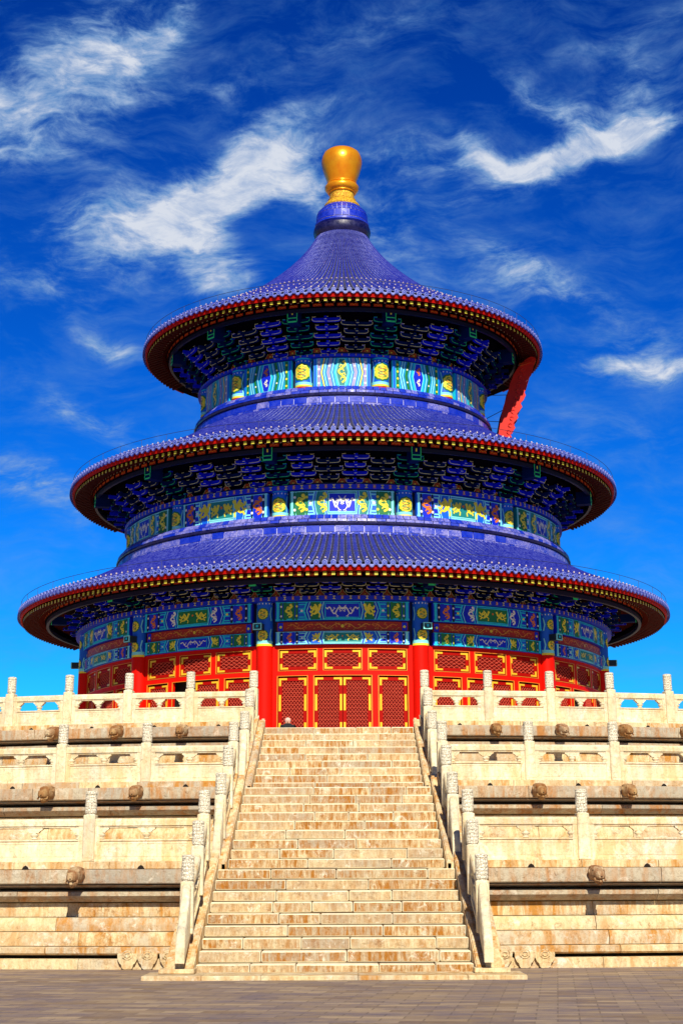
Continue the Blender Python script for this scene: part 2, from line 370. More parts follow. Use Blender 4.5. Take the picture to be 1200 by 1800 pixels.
def thing(name, label, cat, loc=(0, 0, 0), group=None, rz=0):
    o = bpy.data.objects.new(name, None); COL.objects.link(o); o.location = loc; o.rotation_euler = (0, 0, rz)
    o['label'] = label; o['category'] = cat
    if group: o['group'] = group
    return o
def rc(): return (random.random(), random.random(), random.random())
# ------------------------------------------------------------------ ground
g = MB(); g.face([(-900, -900, 0), (900, -900, 0), (900, 900, 0), (-900, 900, 0)], 'paving')
o = g.build('ground'); o['kind'] = 'structure'
# ------------------------------------------------------------------ terraces
TH = 1.89
TIERS = [(45.1, 0.0, .0605, .0530, 2.90), (39.78, TH, .0635, .0534, 2.70), (34.43, 2*TH, .0690, .0515, 2.62)]
NAMES = ['lowest', 'middle', 'top']
def yd(D): return D-DC                                        # distance in front of the camera -> y
# stair flights: first riser distance, inner half width bottom, top
TR = .466; RI = .21
FL = [(31.0, 2.54, 2.47, 0.), (35.42, 2.30, 2.225, TH), (41.0, 2.13, 2.05, 2*TH)]
def spout_mesh():
    q = MB()
    # a worn dragon head: built from cross sections along the outward axis (-y)
    sec = [(.35, .15, .15, 0), (.0, .15, .16, 0), (-.12, .17, .18, .01), (-.25, .165, .17, .01), (-.36, .13, .14, -.01), (-.46, .115, .115, -.03), (-.56, .10, .09, -.045), (-.60, .06, .05, -.05)]
    rows = []
    for y, w_, h_, dz in sec:
        rows.append([(w_*(abs(cos(a))**.7)*(1 if cos(a) > 0 else -1), y, dz+h_*(abs(sin(a))**.7)*(1 if sin(a) > 0 else -1)*(1 if sin(a) > 0 else .85)) for a in [2*pi*k/16 for k in range(16)]])
    q.grid(rows, 'stone_spout', True); q.face(rows[-1], 'stone_spout')
    def ball(x, y, z, r, m='stone_spout'):
        q.lathe([(r*sin(pi*k/6)+.001, -r*cos(pi*k/6)) for k in range(7)], (x, y, z), m, 8)
    for sx in (-1, 1):
        ball(sx*.085, -.36, .09, .05); ball(sx*.06, -.54, .02, .035); ball(sx*.14, -.2, .05, .06)
        q.tube([(sx*.10, -.30, .11), (sx*.12, -.18, .14), (sx*.11, -.05, .14)], [.035, .03, .02], 'stone_spout', 6)
        q.tube([(sx*.11, -.44, -.09), (sx*.12, -.5, -.14), (sx*.06, -.57, -.15)], [.02, .02, .01], 'stone_spout', 6)
    q.lathe([(.02, 0), (.022, .012), (.001, .014)], (0, -.60, -.07), 'hole_shade', 8)
    q.tube([(0, -.3, -.13), (0, -.45, -.17), (0, -.55, -.15)], [.09, .08, .03], 'stone_spout', 8)
    return q
spout0 = None
for ti, (RP, zb, a0, da, gx) in enumerate(TIERS):
    T = thing('stone_terrace', ['lowest carved stone terrace tier standing on the brick paving', 'middle carved stone terrace tier behind the lowest tier\'s railing',
              'uppermost carved stone terrace tier directly beneath the red hall'][ti], 'terrace', (0, 0, 0), 'three stacked stone terraces')
    LIM = rad(62)
    ga = gx/RP+.002
    courses = [('plinth', [(RP+.80, .0), (RP+.80, .17), (RP+.77, .19), (RP+.60, .20)], 'stone_wall', 2.2),
               ('roll_course', [(RP+.60, .262), (RP+.74, .265), (RP+.80, .30), (RP+.80, .40), (RP+.77, .42), (RP+.6, .425)], 'stone_wall', 2.6),
               ('lower_course', [(RP+.5, .43), (RP+.70, .435), (RP+.72, .55), (RP+.68, .68), (RP+.64, .695), (RP+.5, .70)], 'stone_wall', 2.4),
               ('lower_course', [(RP+.5, .705), (RP+.60, .71), (RP+.62, .80), (RP+.56, .95), (RP+.54, .965), (RP+.45, .97)], 'stone_wall', 2.1),
               ('waist', [(RP+.3, .975), (RP+.38, .98), (RP+.38, 1.24), (RP+.3, 1.255)], 'stone_wall', 1.9),
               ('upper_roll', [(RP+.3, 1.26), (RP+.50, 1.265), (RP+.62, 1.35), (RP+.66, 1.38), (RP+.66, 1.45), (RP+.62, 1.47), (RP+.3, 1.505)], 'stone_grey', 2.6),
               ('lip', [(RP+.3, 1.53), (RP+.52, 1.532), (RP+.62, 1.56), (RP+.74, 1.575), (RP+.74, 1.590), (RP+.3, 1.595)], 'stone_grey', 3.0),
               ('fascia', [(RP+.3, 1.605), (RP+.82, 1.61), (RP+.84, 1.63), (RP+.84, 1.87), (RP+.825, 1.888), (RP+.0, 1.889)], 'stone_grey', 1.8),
               ('kerb', [(RP-.19, 1.70), (RP+.42, 1.893), (RP+.44, 1.905), (RP+.44, 2.03), (RP+.42, 2.045), (RP-.17, 2.05), (RP-.19, 2.03)], 'stone_wall', 1.7)]
    for nm, prof, mt, bl in courses:
        close = nm == 'kerb'
        for sgn in (-1, 1):
            q = MB()
            a = ga if sgn > 0 else -ga
            lim = LIM
            R_ = max(p[0] for p in prof)
            pos = ga
            while pos < lim:
                far = pos > rad(22)
                L = (random.uniform(.75, 1.35)*bl if not far else 3.0)/R_
                e = min(pos+L, lim); gp = .006/R_
                q.col = rc(); dr = random.uniform(-.006, .006)
                pr = [(r+dr, z+zb) for r, z in prof]
                s0, s1 = (pos+gp, e-gp) if sgn > 0 else (-e+gp, -pos-gp)
                q.sweep(pr, s0, s1, mt, 2, close, True)
                pos = e
            q.build(nm, T, 40)
    q = MB(); bp = [(RP+.28, .0), (RP+.46, .43), (RP+.28, .7), (RP+.26, 1.6), (RP-.05, 1.86)]
    for s0, s1 in ((-LIM, -ga), (ga, LIM)): q.sweep([(r, z+zb) for r, z in bp], s0, s1, 'stone_joint', 50)
    # rest of the ring, out of sight from the front
    q.sweep([(RP+.6, zb), (RP+.6, zb+1.87), (RP, zb+1.88)], LIM, 2*pi-LIM, 'stone_wall', 100)
    q.build('core', T)
    # terrace floor
    q = MB(); z = zb+TH-.004; dl = FL[ti][0]+TR*8
    inner = TIERS[ti+1][0]+.2 if ti < 2 else 2.0
    q.sweep([(RP+.5, z), (inner, z)], ga, 2*pi-ga, 'stone_floor', 140)
    rin = DC-dl
    # floor in front of the stair head, up to the next flight (or the hall)
    xs = [gx*(-1+2*i/8) for i in range(9)]
    ye = yd(FL[ti+1][0]+.3) if ti < 2 else -2.
    q.mesh([(x, yd(dl)+.30, z) for x in xs]+[(x, ye, z) for x in xs], [[i, i+1, 10+i, 9+i] for i in range(8)], 'stone_floor')
    q.build('floor', T)
    # water spouts under every post, drain holes between, their shade painted on solid plugs
    nP = (7, 9, 11)[ti]
    if spout0 is None:
        sp = spout_mesh().build('water_spout', T, 50); spout0 = sp; first = True
    else: first = False
    for sgn in (-1, 1):
        for k in range(1, nP):
            a = sgn*(a0+da*k); pos = P(a, RP+.74, zb+1.77)
            if first: o = spout0; first = False; o.location = pos; o.rotation_euler = (0, 0, a)
            else: o = dupo(spout0, T, pos, a)
            sc = random.uniform(.80, .92); o.scale = (sc*1.06, random.uniform(.95, 1.1), sc*1.08)
        for k in range(nP):
            a = sgn*(a0+da*(k+.5)) if k else sgn*(a0+da*.5)
            q = MB(); q.prism([(-.075, 0), (.075, 0), (.045, .05), (.0, .075), (-.045, .05)], -.02, .03, 'hole_shade', lambda x, z, t: (x, -t, z))
            q.build('drain_hole', T, None, P(a, RP+.425, zb+1.90), a)
    if ti == 0:
        # hanging cloud-shaped feet carved into the plinth beside the stairs
        def foot(u, w_, cut):
            q = MB(); q.col = (.2, .2, .5)
            pl = [(-w_, .30), (-w_*.98, .20), (-w_*.78, .12), (-w_*.62, .10), (-w_*.52, .03), (-w_*.36, .006), (w_*.36, .006), (w_*.52, .03), (w_*.62, .10), (w_*.78, .12), (w_*.98, .20), (w_, .30)]
            if cut: pl = [(-w_*.8, .30), (-w_*.7, .16), (-w_*.2, .012), (w_*1.25, .012), (w_*1.25, .30)] if cut > 0 else [(-w_*1.25, .30), (-w_*1.25, .012), (w_*.2, .012), (w_*.7, .16), (w_*.8, .30)]
            n = len(pl)
            def f(x, z, t): return P((u+x)/46., RP+.81+t-(.03 if z < .02 else 0), z)
            q.prism(pl, -.02, .075, 'stone_wall', f)
            for r_, off in ((.105, .081), (.055, .084)):
                pts = [f(r_*cos(2*pi*i/20), .27+r_*.75*sin(2*pi*i/20), off) for i in range(21)]
                q.tube(pts, .011, 'stone_wall', 5)
            q.build('carved_foot', T, 30)
        for sgn in (-1, 1):
            for j, u in enumerate((4.12, 3.72, 3.32)):
                foot(sgn*u, .20, 0 if j < 2 else sgn*(-1))
# ------------------------------------------------------------------ stairs
def hw(fi, D):
    D0, w0, w1, z0 = FL[fi]; return w0+(w1-w0)*(D-D0)/(TR*8)
for fi, (D0, w0, w1, z0) in enumerate(FL):
    T = thing('stair_flight', ['lowest flight of nine worn stone steps rising from the brick paving', 'middle flight of nine worn stone steps between the lower terraces',
                               'top flight of nine worn stone steps ending below the red doors'][fi], 'steps', (0, yd(D0), z0), 'three flights of the central stair')
    for k in range(9):
        q = MB(); D = D0+TR*k; wd = hw(fi, D)-.004; x = -wd
        y0 = TR*k; zt = RI*(k+1); last = k == 8
        while x < wd-.01:
            L = random.uniform(.75, 1.9)
            if wd-(x+L) < .5: L = wd-x
            q.col = rc()
            dy = random.uniform(-.010, .010)
            q.cbox(x+.007, x+L-.007, y0+dy, y0+TR+.10+(.25 if last else 0), zt-RI+random.uniform(.006, .018), zt-random.uniform(0, .006), 'stone_step', random.uniform(.012, .024), .006, 'stone_edge')
            x += L
        q.box(-wd+.02, wd-.02, y0+.04, y0+TR+.06, 0.0-.0, zt-.03, 'stone_joint')
        q.build('step', T)
    # stringers, with a raised strip that carries the railing
    for sgn in (-1, 1):
        q = MB(); sl_ = RI/TR
        yA, yB = -.46, TR*8+.30
        def zs(y, up): return max(.0, RI+sl_*y)+up
        seg = 6
        for nm, i0, i1, up, z_lo in (('a', .0, .52, .10, 0), ('b', .17, .46, .22, .06), ('c', .02, .09, .135, .06)):
            ys = [yA+(yB-yA)*i/seg for i in range(seg+1)]
            if nm == 'b': ys = [yA+.10+(yB-yA-.10)*i/seg for i in range(seg+1)]
            for i in range(seg):
                q.col = rc()
                ya, yb = ys[i]+.003, ys[i+1]-.003
                def X(y, e): return sgn*(hw(fi, D0+y)+e)
                za, zb_ = zs(ya, up), zs(yb, up)
                if nm == 'a': la, lb = -.0, -.0
                else: la, lb = za-.14, zb_-.14
                if nm == 'a' and fi > 0: pass
                pts = [(X(ya, i0), ya, la), (X(ya, i1), ya, la), (X(yb, i1), yb, lb), (X(yb, i0), yb, lb),
                       (X(ya, i0), ya, za), (X(ya, i1), ya, za), (X(yb, i1), yb, zb_), (X(yb, i0), yb, zb_)]
                q.hexa(pts, 'stone_wall')
        q.build('stringer', T)
    if fi == 0:
        q = MB(); q.col = (.1, .3, .5)
        x = -3.38
        while x < 3.37:
            L = min(random.uniform(1.0, 2.), 3.38-x)
            if 3.38-(x+L) < .4: L = 3.38-x
            q.col = rc(); q.cbox(x+.003, x+L-.003, -1.20, 0.1, -.05, .075, 'stone_wall', .012, .004); x += L
        for sgn in (-1, 1): q.col = (.2, .2, .2); q.cbox(min(sgn*2.50, sgn*3.14), max(sgn*2.50, sgn*3.14), -.62, -.1, .08, .16, 'stone_wall', .01)
        q.build('base_slab', T)
# ------------------------------------------------------------------ railings
PW = .125                                                      # half width of a post
def post_mesh():
    q = MB(); q.col = (.2, .25, .4)
    q.cbox(-PW, PW, -PW, PW, 0, .93, 'marble_rail', .018, 0)
    q.cbox(-PW+.03, PW-.03, -PW-.008, PW+.008, .07, .86, 'marble_rail', .006, 0)
    return q
def cap_mesh():
    q = MB(); r = .118
    prof = [(r*.86, .93), (r*.86, .955), (r, .965)]
    for i in range(13):
        z = .97+.36*i/12; prof.append((r*(1+.035*(i % 2)), z))
    prof += [(r*.90, 1.338), (r*1.03, 1.345), (r*1.03, 1.385), (r*.9, 1.405), (r*.5, 1.415)]
    def fn(a, z): return 1+(.025*sin(6*a+18*z) if .97 < z < 1.33 else 0)
    q.lathe(prof, (0, 0, 0), 'carved', 28, fn)
    return q
post0 = post_mesh().build('post', None, 30); cap0 = cap_mesh().build('post_cap', post0, 35)
used = [False]
def put_post(parent, loc, rz):
    if not used[0]:
        used[0] = True; post0.parent = parent; post0.location = loc; post0.rotation_euler = (0, 0, rz); return post0
    return dupo(post0, parent, loc, rz)
def panel(parent, p0, p1, tone=None):
    """open-work slab between two points (post faces), sheared to follow their slope"""
    p0, p1 = Vector(p0), Vector(p1); d = p1-p0; L = sqrt(d.x**2+d.y**2); k = d.z/L; ang = atan2(d.y, d.x)
    q = MB(); q.col = (random.random()*.9, random.random()*.6, .5); T2 = .065
    def bx(x0, x1, z0, z1, t0=T2, mm='marble_rail'):
        n = max(1, int((x1-x0)/.5)) if abs(k) > .01 else 1
        q.hexa([(x0, -t0, z0+k*x0), (x1, -t0, z0+k*x1), (x1, t0, z0+k*x1), (x0, t0, z0+k*x0),
                (x0, -t0, z1+k*x0), (x1, -t0, z1+k*x1), (x1, t0, z1+k*x1), (x0, t0, z1+k*x0)], mm)
    H = .86; h0, h1 = .44, .69
    # hand rail with rounded top
    q.prism([(-.085, h1+.02), (-.085, H-.05), (-.06, H-.01), (0, H), (.06, H-.01), (.085, H-.05), (.085, h1+.02)], 0, L, 'marble_rail', lambda y, z, t: (t, y, z+k*t))
    bx(0, L, 0, .05, .085); bx(0, L, .05, h0-.03, .052); bx(0, L, h0-.03, h0, .075)
    bx(0, .10, .05, h1+.02, .073); bx(L-.10, L, .05, h1+.02, .073)       # stiles
    bx(.10, L-.10, h1-.012, h1+.02, .06)
    bx(.17, L-.17, .10, .115, .058); bx(.17, L-.17, h0-.09, h0-.075, .058); bx(.17, .185, .115, h0-.09, .058); bx(L-.185, L-.17, .115, h0-.09, .058)
    s_ = min(1., L/1.7)
    def cloud(cx, half=0):
        # stepped cloud bracket under the rail, with a vase below
        w1_, w2_ = .185*s_, .10*s_
        pl = [(-w1_, h1), (-w1_, h1-.045), (-w1_+.05, h1-.075), (-w2_-.03, h1-.075), (-w2_, h1-.115), (w2_, h1-.115), (w2_+.03, h1-.075), (w1_-.05, h1-.075), (w1_, h1-.045), (w1_, h1)]
        if half: pl = [(max(0, x*half)*half, z) for x, z in pl]
        q.prism(pl, -.05, .05, 'marble_rail', lambda x, z, t: (cx+x, t, z+k*(cx+x)))
    cloud(L/2); cloud(.10, 1); cloud(L-.10, -1)
    o = q.build('panel', parent, None, p0, ang)
    q = MB(); q.col = (.1, .2, .4)
    vp = [(.045, 0), (.075, .015), (.05, .035), (.05, .05), (.088, .085), (.088, .10), (.055, .13), (.05, .145)]
    for cx in (L/2, .115, L-.115):
        q = MB(); q.col = (.1, .2, .4); q.lathe(vp, (cx, 0, h0+k*cx), 'marble_rail', 12); q.build('vase_baluster', o, 50)
    return o
SIDE = {-1: 'left', 1: 'right'}
for ti, (RP, zb, a0, da, gx) in enumerate(TIERS):
    nP = (7, 9, 11)[ti]; zp = zb+TH+.16
    for sgn in (-1, 1):
        T = thing('stone_balustrade', '%s of the pale carved stone railings on the %s terrace edge, %s of the stairs' % ('row', NAMES[ti], SIDE[sgn]), 'railing', P(sgn*a0, RP, zp), 'curved railings along the terrace edges')
        org = Vector(T.location); prev = None
        for k in range(nP):
            a = sgn*(a0+da*k); c = Vector(P(a, RP, zp))
            put_post(T, c-org, a)
            if prev is not None:
                d = (c-prev[0]).normalized(); A, B = prev[0]+d*PW, c-d*PW
                if sgn < 0: A, B = B, A
                panel(T, A-org, B-org)
            prev = (c, a)
# stair railings
SP = [[(31.42, 2.755, .0), (32.76, 2.70, .0)], [(36.2, 2.54, 0), (37.75, 2.51, 0)], [(41.9, 2.41, 0), (43.3, 2.38, 0)]]
POSTZ = [[.72, 1.39], [2.52, 3.23], [4.42, 5.14]]
for fi in range(3):
    RP, zb, a0, da, gx = TIERS[fi]; D0 = FL[fi][0]
    for sgn in (-1, 1):
        T = thing('stair_balustrade', 'pale stone railing sloping down the %s side of the %s stair flight' % (SIDE[sgn], NAMES[fi]), 'railing', (sgn*SP[fi][0][1], yd(SP[fi][0][0]), POSTZ[fi][0]), 'sloping railings beside the stairs')
        org = Vector(T.location)
        pts = [Vector((sgn*SP[fi][j][1], yd(SP[fi][j][0]), POSTZ[fi][j])) for j in (0, 1)]
        cz = Vector(P(sgn*a0, RP, zb+TH+.16))
        for j, p in enumerate(pts): put_post(T, p-org, 0)
        for A, B in ((pts[0], pts[1]), (pts[1], cz)):
            d = (B-A); dh = Vector((d.x, d.y, 0)).normalized(); sl2 = d.z/Vector((d.x, d.y)).length
            a_ = A+dh*PW; a_.z += sl2*PW; b_ = B-dh*PW; b_.z -= sl2*PW
            dz = Vector((0, 0, -.02))
            panel(T, a_-org+dz, b_-org+dz)
        # drum scroll at the foot: rounded lumps stepping down
        q = MB(); q.col = (.05, .1, .2)
        L0 = .98 if fi == 0 else .85
        def top(u):
            base_ = .74*(1-u/L0)**1.0+.16
            return base_+.045*abs(sin(u/L0*pi*4.0))
        n = 36; rows = []
        sl_ = RI/TR
        for i in range(n+1):
            u = L0*i/n; zt_ = top(u)
            if i > n-4: zt_ *= (.98, .9, .72, .35)[i-(n-3)]
            zb2 = -sl_*u-.02; zt2 = zt_-sl_*u*.55
            zt2 = max(zt2, zb2+.03)
            ww = .082; y = -PW-u
            rows.append([(-ww, y, zb2), (-ww, y, zt2-.05), (-ww*.75, y, zt2-.015), (0, y, zt2), (ww*.75, y, zt2-.015), (ww, y, zt2-.05), (ww, y, zb2)])
        q.grid(rows, 'marble_rail', True); q.face(rows[0], 'marble_rail'); q.face(rows[-1], 'marble_rail')
        q.build('drum_scroll', T, 60, pts[0]-org)
# ================================================================== the hall
H = thing('temple_hall', 'round red temple hall with three blue tiled roofs and a golden finial', 'temple', (0, 0, 3*TH))
ZB = 3*TH
HZ = (0, 0, -ZB)                                               # parts are written in world height
def part(q, name, parent=H, smooth=None, rz=None, top=True):
    return q.build(name, parent, smooth, HZ if parent is H else None, rz)
BAYS = [-90, -60, -30, 0, 30, 60, 90]; COLS = [-105, -75, -45, -15, 15, 45, 75, 105]
SEG = rad(120)
# ---- decorated surface tool: u metres along the arc, z height, off = relief
class Deco(MB):
    def __init__(s, R): super().__init__(); s.R = R; s.bow = 0
    def pt(s, u, z, off): return P(u/s.R, s.R+off, z)
    def rect(s, u0, u1, z0, z1, m, off=.006):
        n = max(1, int((u1-u0)/.35)); rows = []
        for i in range(n+1):
            u = u0+(u1-u0)*i/n; rows.append([s.pt(u, z0, off), s.pt(u, z1, off)])
        s.grid(rows, m)
    def rib(s, pts, wd, m, off=.012, closed=False):
        P2 = [Vector(p) for p in pts]
        if closed: P2.append(P2[0])
        dense = [P2[0]]
        for a, b in zip(P2, P2[1:]):
            n = max(1, int((b-a).length/.3))
            for i in range(1, n+1): dense.append(a+(b-a)*i/n)
        rows = []
        for i, p in enumerate(dense):
            a = dense[max(0, i-1)]; b = dense[min(len(dense)-1, i+1)]; d = (b-a)
            if d.length < 1e-6: d = Vector((1, 0))
            d.normalize(); nrm = Vector((-d.y, d.x))*wd/2
            rows.append([s.pt(p.x-nrm.x, p.y-nrm.y, off), s.pt(p.x+nrm.x, p.y+nrm.y, off)])
        s.grid(rows, m)
    def disc(s, u, z, r, m, off=.012, n=10, sx=1.):
        s.face([s.pt(u+r*sx*cos(2*pi*i/n), z+r*sin(2*pi*i/n), off) for i in range(n)], m)
    def dragon(s, u, z, wd, ht, m, flip=1, off=.018, m2=None):
        """a coiling dragon: long body, head, four clawed legs, flames"""
        L = 22; body = [(u+flip*(-wd/2+wd*i/L), z+ht*.26*sin(i/L*2*pi*1.35+.4)) for i in range(L+1)]
        s.rib(body, ht*.09, m, off)
        hx, hz = body[-1]; s.disc(hx, hz+ht*.05, ht*.09, m, off+.003)
        s.rib([(hx, hz+.1*ht), (hx-flip*ht*.15, hz+ht*.28)], ht*.05, m, off+.003)
        for i in (4, 8, 13, 18):
            bx_, bz = body[i]; sg = 1 if bz < z else -1
            if i % 2: sg = -sg
            kx = bx_+flip*ht*.14; kz = bz+sg*ht*.22
            s.rib([(bx_, bz), (kx, kz), (kx+flip*ht*.12, kz+sg*ht*.04)], ht*.06, m, off+.002)
            s.rib([(kx-flip*ht*.07, kz+sg*.05*ht), (kx+flip*ht*.05, kz+sg*ht*.12)], ht*.035, m, off+.002)
        tx, tz = body[0]; s.rib([(tx, tz), (tx-flip*ht*.12, tz+ht*.15)], ht*.07, m, off)
    def phoenix(s, u, z, wd, ht, m, flip=1, off=.018, m2=None):
        s.rib([(u+flip*wd*.32, z+ht*.30), (u+flip*wd*.22, z+ht*.36), (u+flip*wd*.18, z+ht*.12), (u+flip*wd*.04, z-ht*.04), (u-flip*wd*.12, z-ht*.16)], ht*.17, m, off)
        s.disc(u+flip*wd*.24, z+ht*.33, ht*.10, m, off+.004)
        for k, (dx, dz, c) in enumerate(((-.46, .34, .16), (-.50, .02, .12), (-.40, -.36, -.10))):
            p = [(u-flip*wd*.04, z-ht*.05)]
            for i in range(1, 7):
                t_ = i/6; p.append((u-flip*wd*(.04+(-dx-.04)*t_), z+ht*(dz*t_+c*sin(t_*6))))
            s.rib(p, ht*.10, m, off+.001*k)
        s.rib([(u+flip*wd*.08, z+ht*.02), (u-flip*wd*.02, z+ht*.26), (u-flip*wd*.16, z+ht*.40)], ht*.12, m, off+.003)
        s.rib([(u+flip*wd*.05, z-ht*.05), (u+flip*wd*.22, z-ht*.22), (u+flip*wd*.18, z-ht*.42)], ht*.09, m, off+.003)
    def coil(s, u, z, r, m, off=.018, sx=1.): s.vdragon(u, z, r*1.5, r*2.1, m, off)
    def vdragon(s, u, z, wd, ht, m, off=.018):
        L = 20; body = [(u+wd*.30*sin(i/L*2*pi*1.4), z-ht*.42+ht*.84*i/L) for i in range(L+1)]
        s.rib(body, wd*.17, m, off); s.disc(body[-1][0], body[-1][1], wd*.14, m, off+.003)
        for i in (4, 8, 12, 16):
            bx_, bz = body[i]; sg = 1 if bx_ < u else -1
            s.rib([(bx_, bz), (bx_+sg*wd*.34, bz+ht*.05), (bx_+sg*wd*.42, bz-ht*.05)], wd*.10, m, off+.002)
    def zig(s, u, z0, z1, wd, m, amp, off=.012, per=1):
        n = per*2; pts = []
        for i in range(n+1): pts.append((u+amp*(1 if i % 2 else 0), z0+(z1-z0)*i/n))
        s.rib(pts, wd, m, off)
def beam_body(q, u0, u1, z0, z1, m, th=.22, lower='p_cyan'):
    n = 12; rows = []
    for i in range(n+1):
        a = (u0+(u1-u0)*i/n)/q.R
        rows.append([P(a, q.R, z0), P(a, q.R, z1), P(a, q.R-th, z1), P(a, q.R-th, z0)])
    q.grid(rows, m, True); q.face(rows[0], m); q.face(rows[-1], m)
def decor_long(q, hwid, z0, z1, kind, bright=False):
    """painted scheme of a long beam: end bands, hexagon bars, figure fields and a centre cartouche"""
    zc = (z0+z1)/2; h = z1-z0; e = .04*h
    A = dict(ground='p_blue', field='p_green', cart='p_blue', line='p_cyan', side='p_teal')
    if kind == 1: A = dict(ground='p_blue', field='p_blue', cart='p_green', line='p_cyan', side='p_blue')
    if kind == 2: A = dict(ground='p_teal', field='p_teal', cart='p_blue', line='p_pale', side='p_green')
    if kind == 3: A = dict(ground='p_blue_mid', field='p_blue_mid', cart='p_teal', line='p_pale', side='p_blue')
    q.rib([(-hwid, z0+e*1.6), (hwid, z0+e*1.6)], h*.09, A['line'], .008); q.rib([(-hwid, z1-e), (hwid, z1-e)], h*.05, A['line'], .008)
    s = hwid/2.9
    for g in (-1, 1):
        def U(x): return g*x*s
        def R_(a, b, zz0, zz1, m, off): q.rect(min(U(a), U(b)), max(U(a), U(b)), zz0, zz1, m, off)
        R_(2.86, 2.74, z0, z1, A['line'], .010)
        R_(2.70, 2.60, z0+e, z1-e, 'p_green' if kind in (0, 2) else 'p_navy', .010)
        R_(2.56, 2.06, z0+e, z1-e, 'p_green' if kind in (0, 2) else 'p_blue', .009)
        R_(2.02, 1.92, z0+e, z1-e, 'p_green' if kind in (0, 2) else 'p_navy', .010)
        for zz in (.25, .75):
            q.disc(U(2.65), z0+h*zz, h*.055, 'p_white'); q.disc(U(1.97), z0+h*zz, h*.055, 'p_yellow' if kind in (0, 2) else 'p_white')
        q.coil(U(2.31), zc, h*.36, 'p_yellow' if kind in (0, 2) else 'p_orange', .018, .8)
        R_(1.88, 1.58, z0+h*.1, z1-h*.1, 'p_blue_mid' if kind in (0, 2) else 'p_blue', .009)
        for zz in (.18, .42, .60, .84): q.rib([(U(1.88), z0+h*zz), (U(1.58), z0+h*zz)], h*.06, A['line'], .013)
        q.disc(U(1.75), zc, h*.07, 'p_white' if kind != 1 else 'p_yellow')
        for dx, wd_, mm in ((1.53, .07, A['line']), (1.45, .05, 'p_blue'), (1.40, .035, 'p_pale')): q.zig(U(dx), z0+e, z1-e, wd_, mm, g*.13*s, .014)
        R_(1.36, .88, z0+e, z1-e, A['field'], .010)
        if kind in (0, 3): q.phoenix(U(1.10), zc, h*.72, h*.84, 'p_yellow', -g)
        else: q.vdragon(U(1.10), zc, h*.52, h*.84, 'p_white' if kind == 1 else 'p_yellow')
        for dx, wd_, mm in ((.86, .05, A['line']), (.80, .05, 'p_blue'), (.74, .04, 'p_pale')): q.zig(U(dx+.06), z0+e, z1-e, wd_, mm, g*.08*s, .014)
    cw = .70*s*(1.15 if kind in (1, 3) else 1.05)
    q.rect(-cw, cw, z0+h*.14, z1-h*.12, A['cart'], .016)
    q.rib([(-cw, z0+h*.14), (cw, z0+h*.14), (cw, z1-h*.12), (-cw, z1-h*.12)], h*.045, A['line'], .020, True)
    for g in (-1, 1):
        if kind in (0, 2): q.dragon(g*cw*.48, zc, cw*.78, h*.66, 'p_white', -g, .022)
        else: q.phoenix(g*cw*.47, zc-.02*h, cw*.85, h*.62, 'p_yellow', -g, .022)
    q.disc(0, zc+h*.1, h*.06, 'p_white' if kind in (0, 2) else 'p_orange', .026)
# ---- tier definitions
# -- ground floor wall: rails and stiles of red lacquer around recessed lattice leaves
q = MB()
RW = 12.56
for b in BAYS:
    c = rad(b)
    def rb(u0, u1, z0, z1, r0=RW-.16, r1=RW): q.ringbox(c+rad(u0), c+rad(u1), r0, r1, z0, z1, 'red_lacquer', max(2, int((u1-u0)/3)))
    rb(-15, 15, ZB, ZB+.35, RW-.16, RW+.06)
    rb(-13.4, 13.4, 9.76, 9.98); rb(-13.4, 13.4, 10.84, 11.02)
    for u0, u1 in ((-15, -12.3), (-4.9, -3.7), (3.7, 4.9), (12.3, 15)): rb(u0, u1, 9.98, 10.84, RW-.16, RW-.003)
    for u0, u1 in ((-15, -12.4), (-6.7, -5.4), (5.5, 6.8), (12.4, 15)): rb(u0, u1, ZB+.35, 9.76, RW-.16, RW-.003)
wall = part(q, 'wall')
q = MB(); q.sweep([(RW-.42, ZB), (RW-.42, 12.9)], -pi, pi, 'hole_shade', 72); part(q, 'inner_shell')
q = MB(); q.sweep([(14.2, ZB-.01), (14.2, ZB+.16), (12.2, ZB+.165)], -pi, pi, 'stone_wall', 96); part(q, 'floor_plinth')
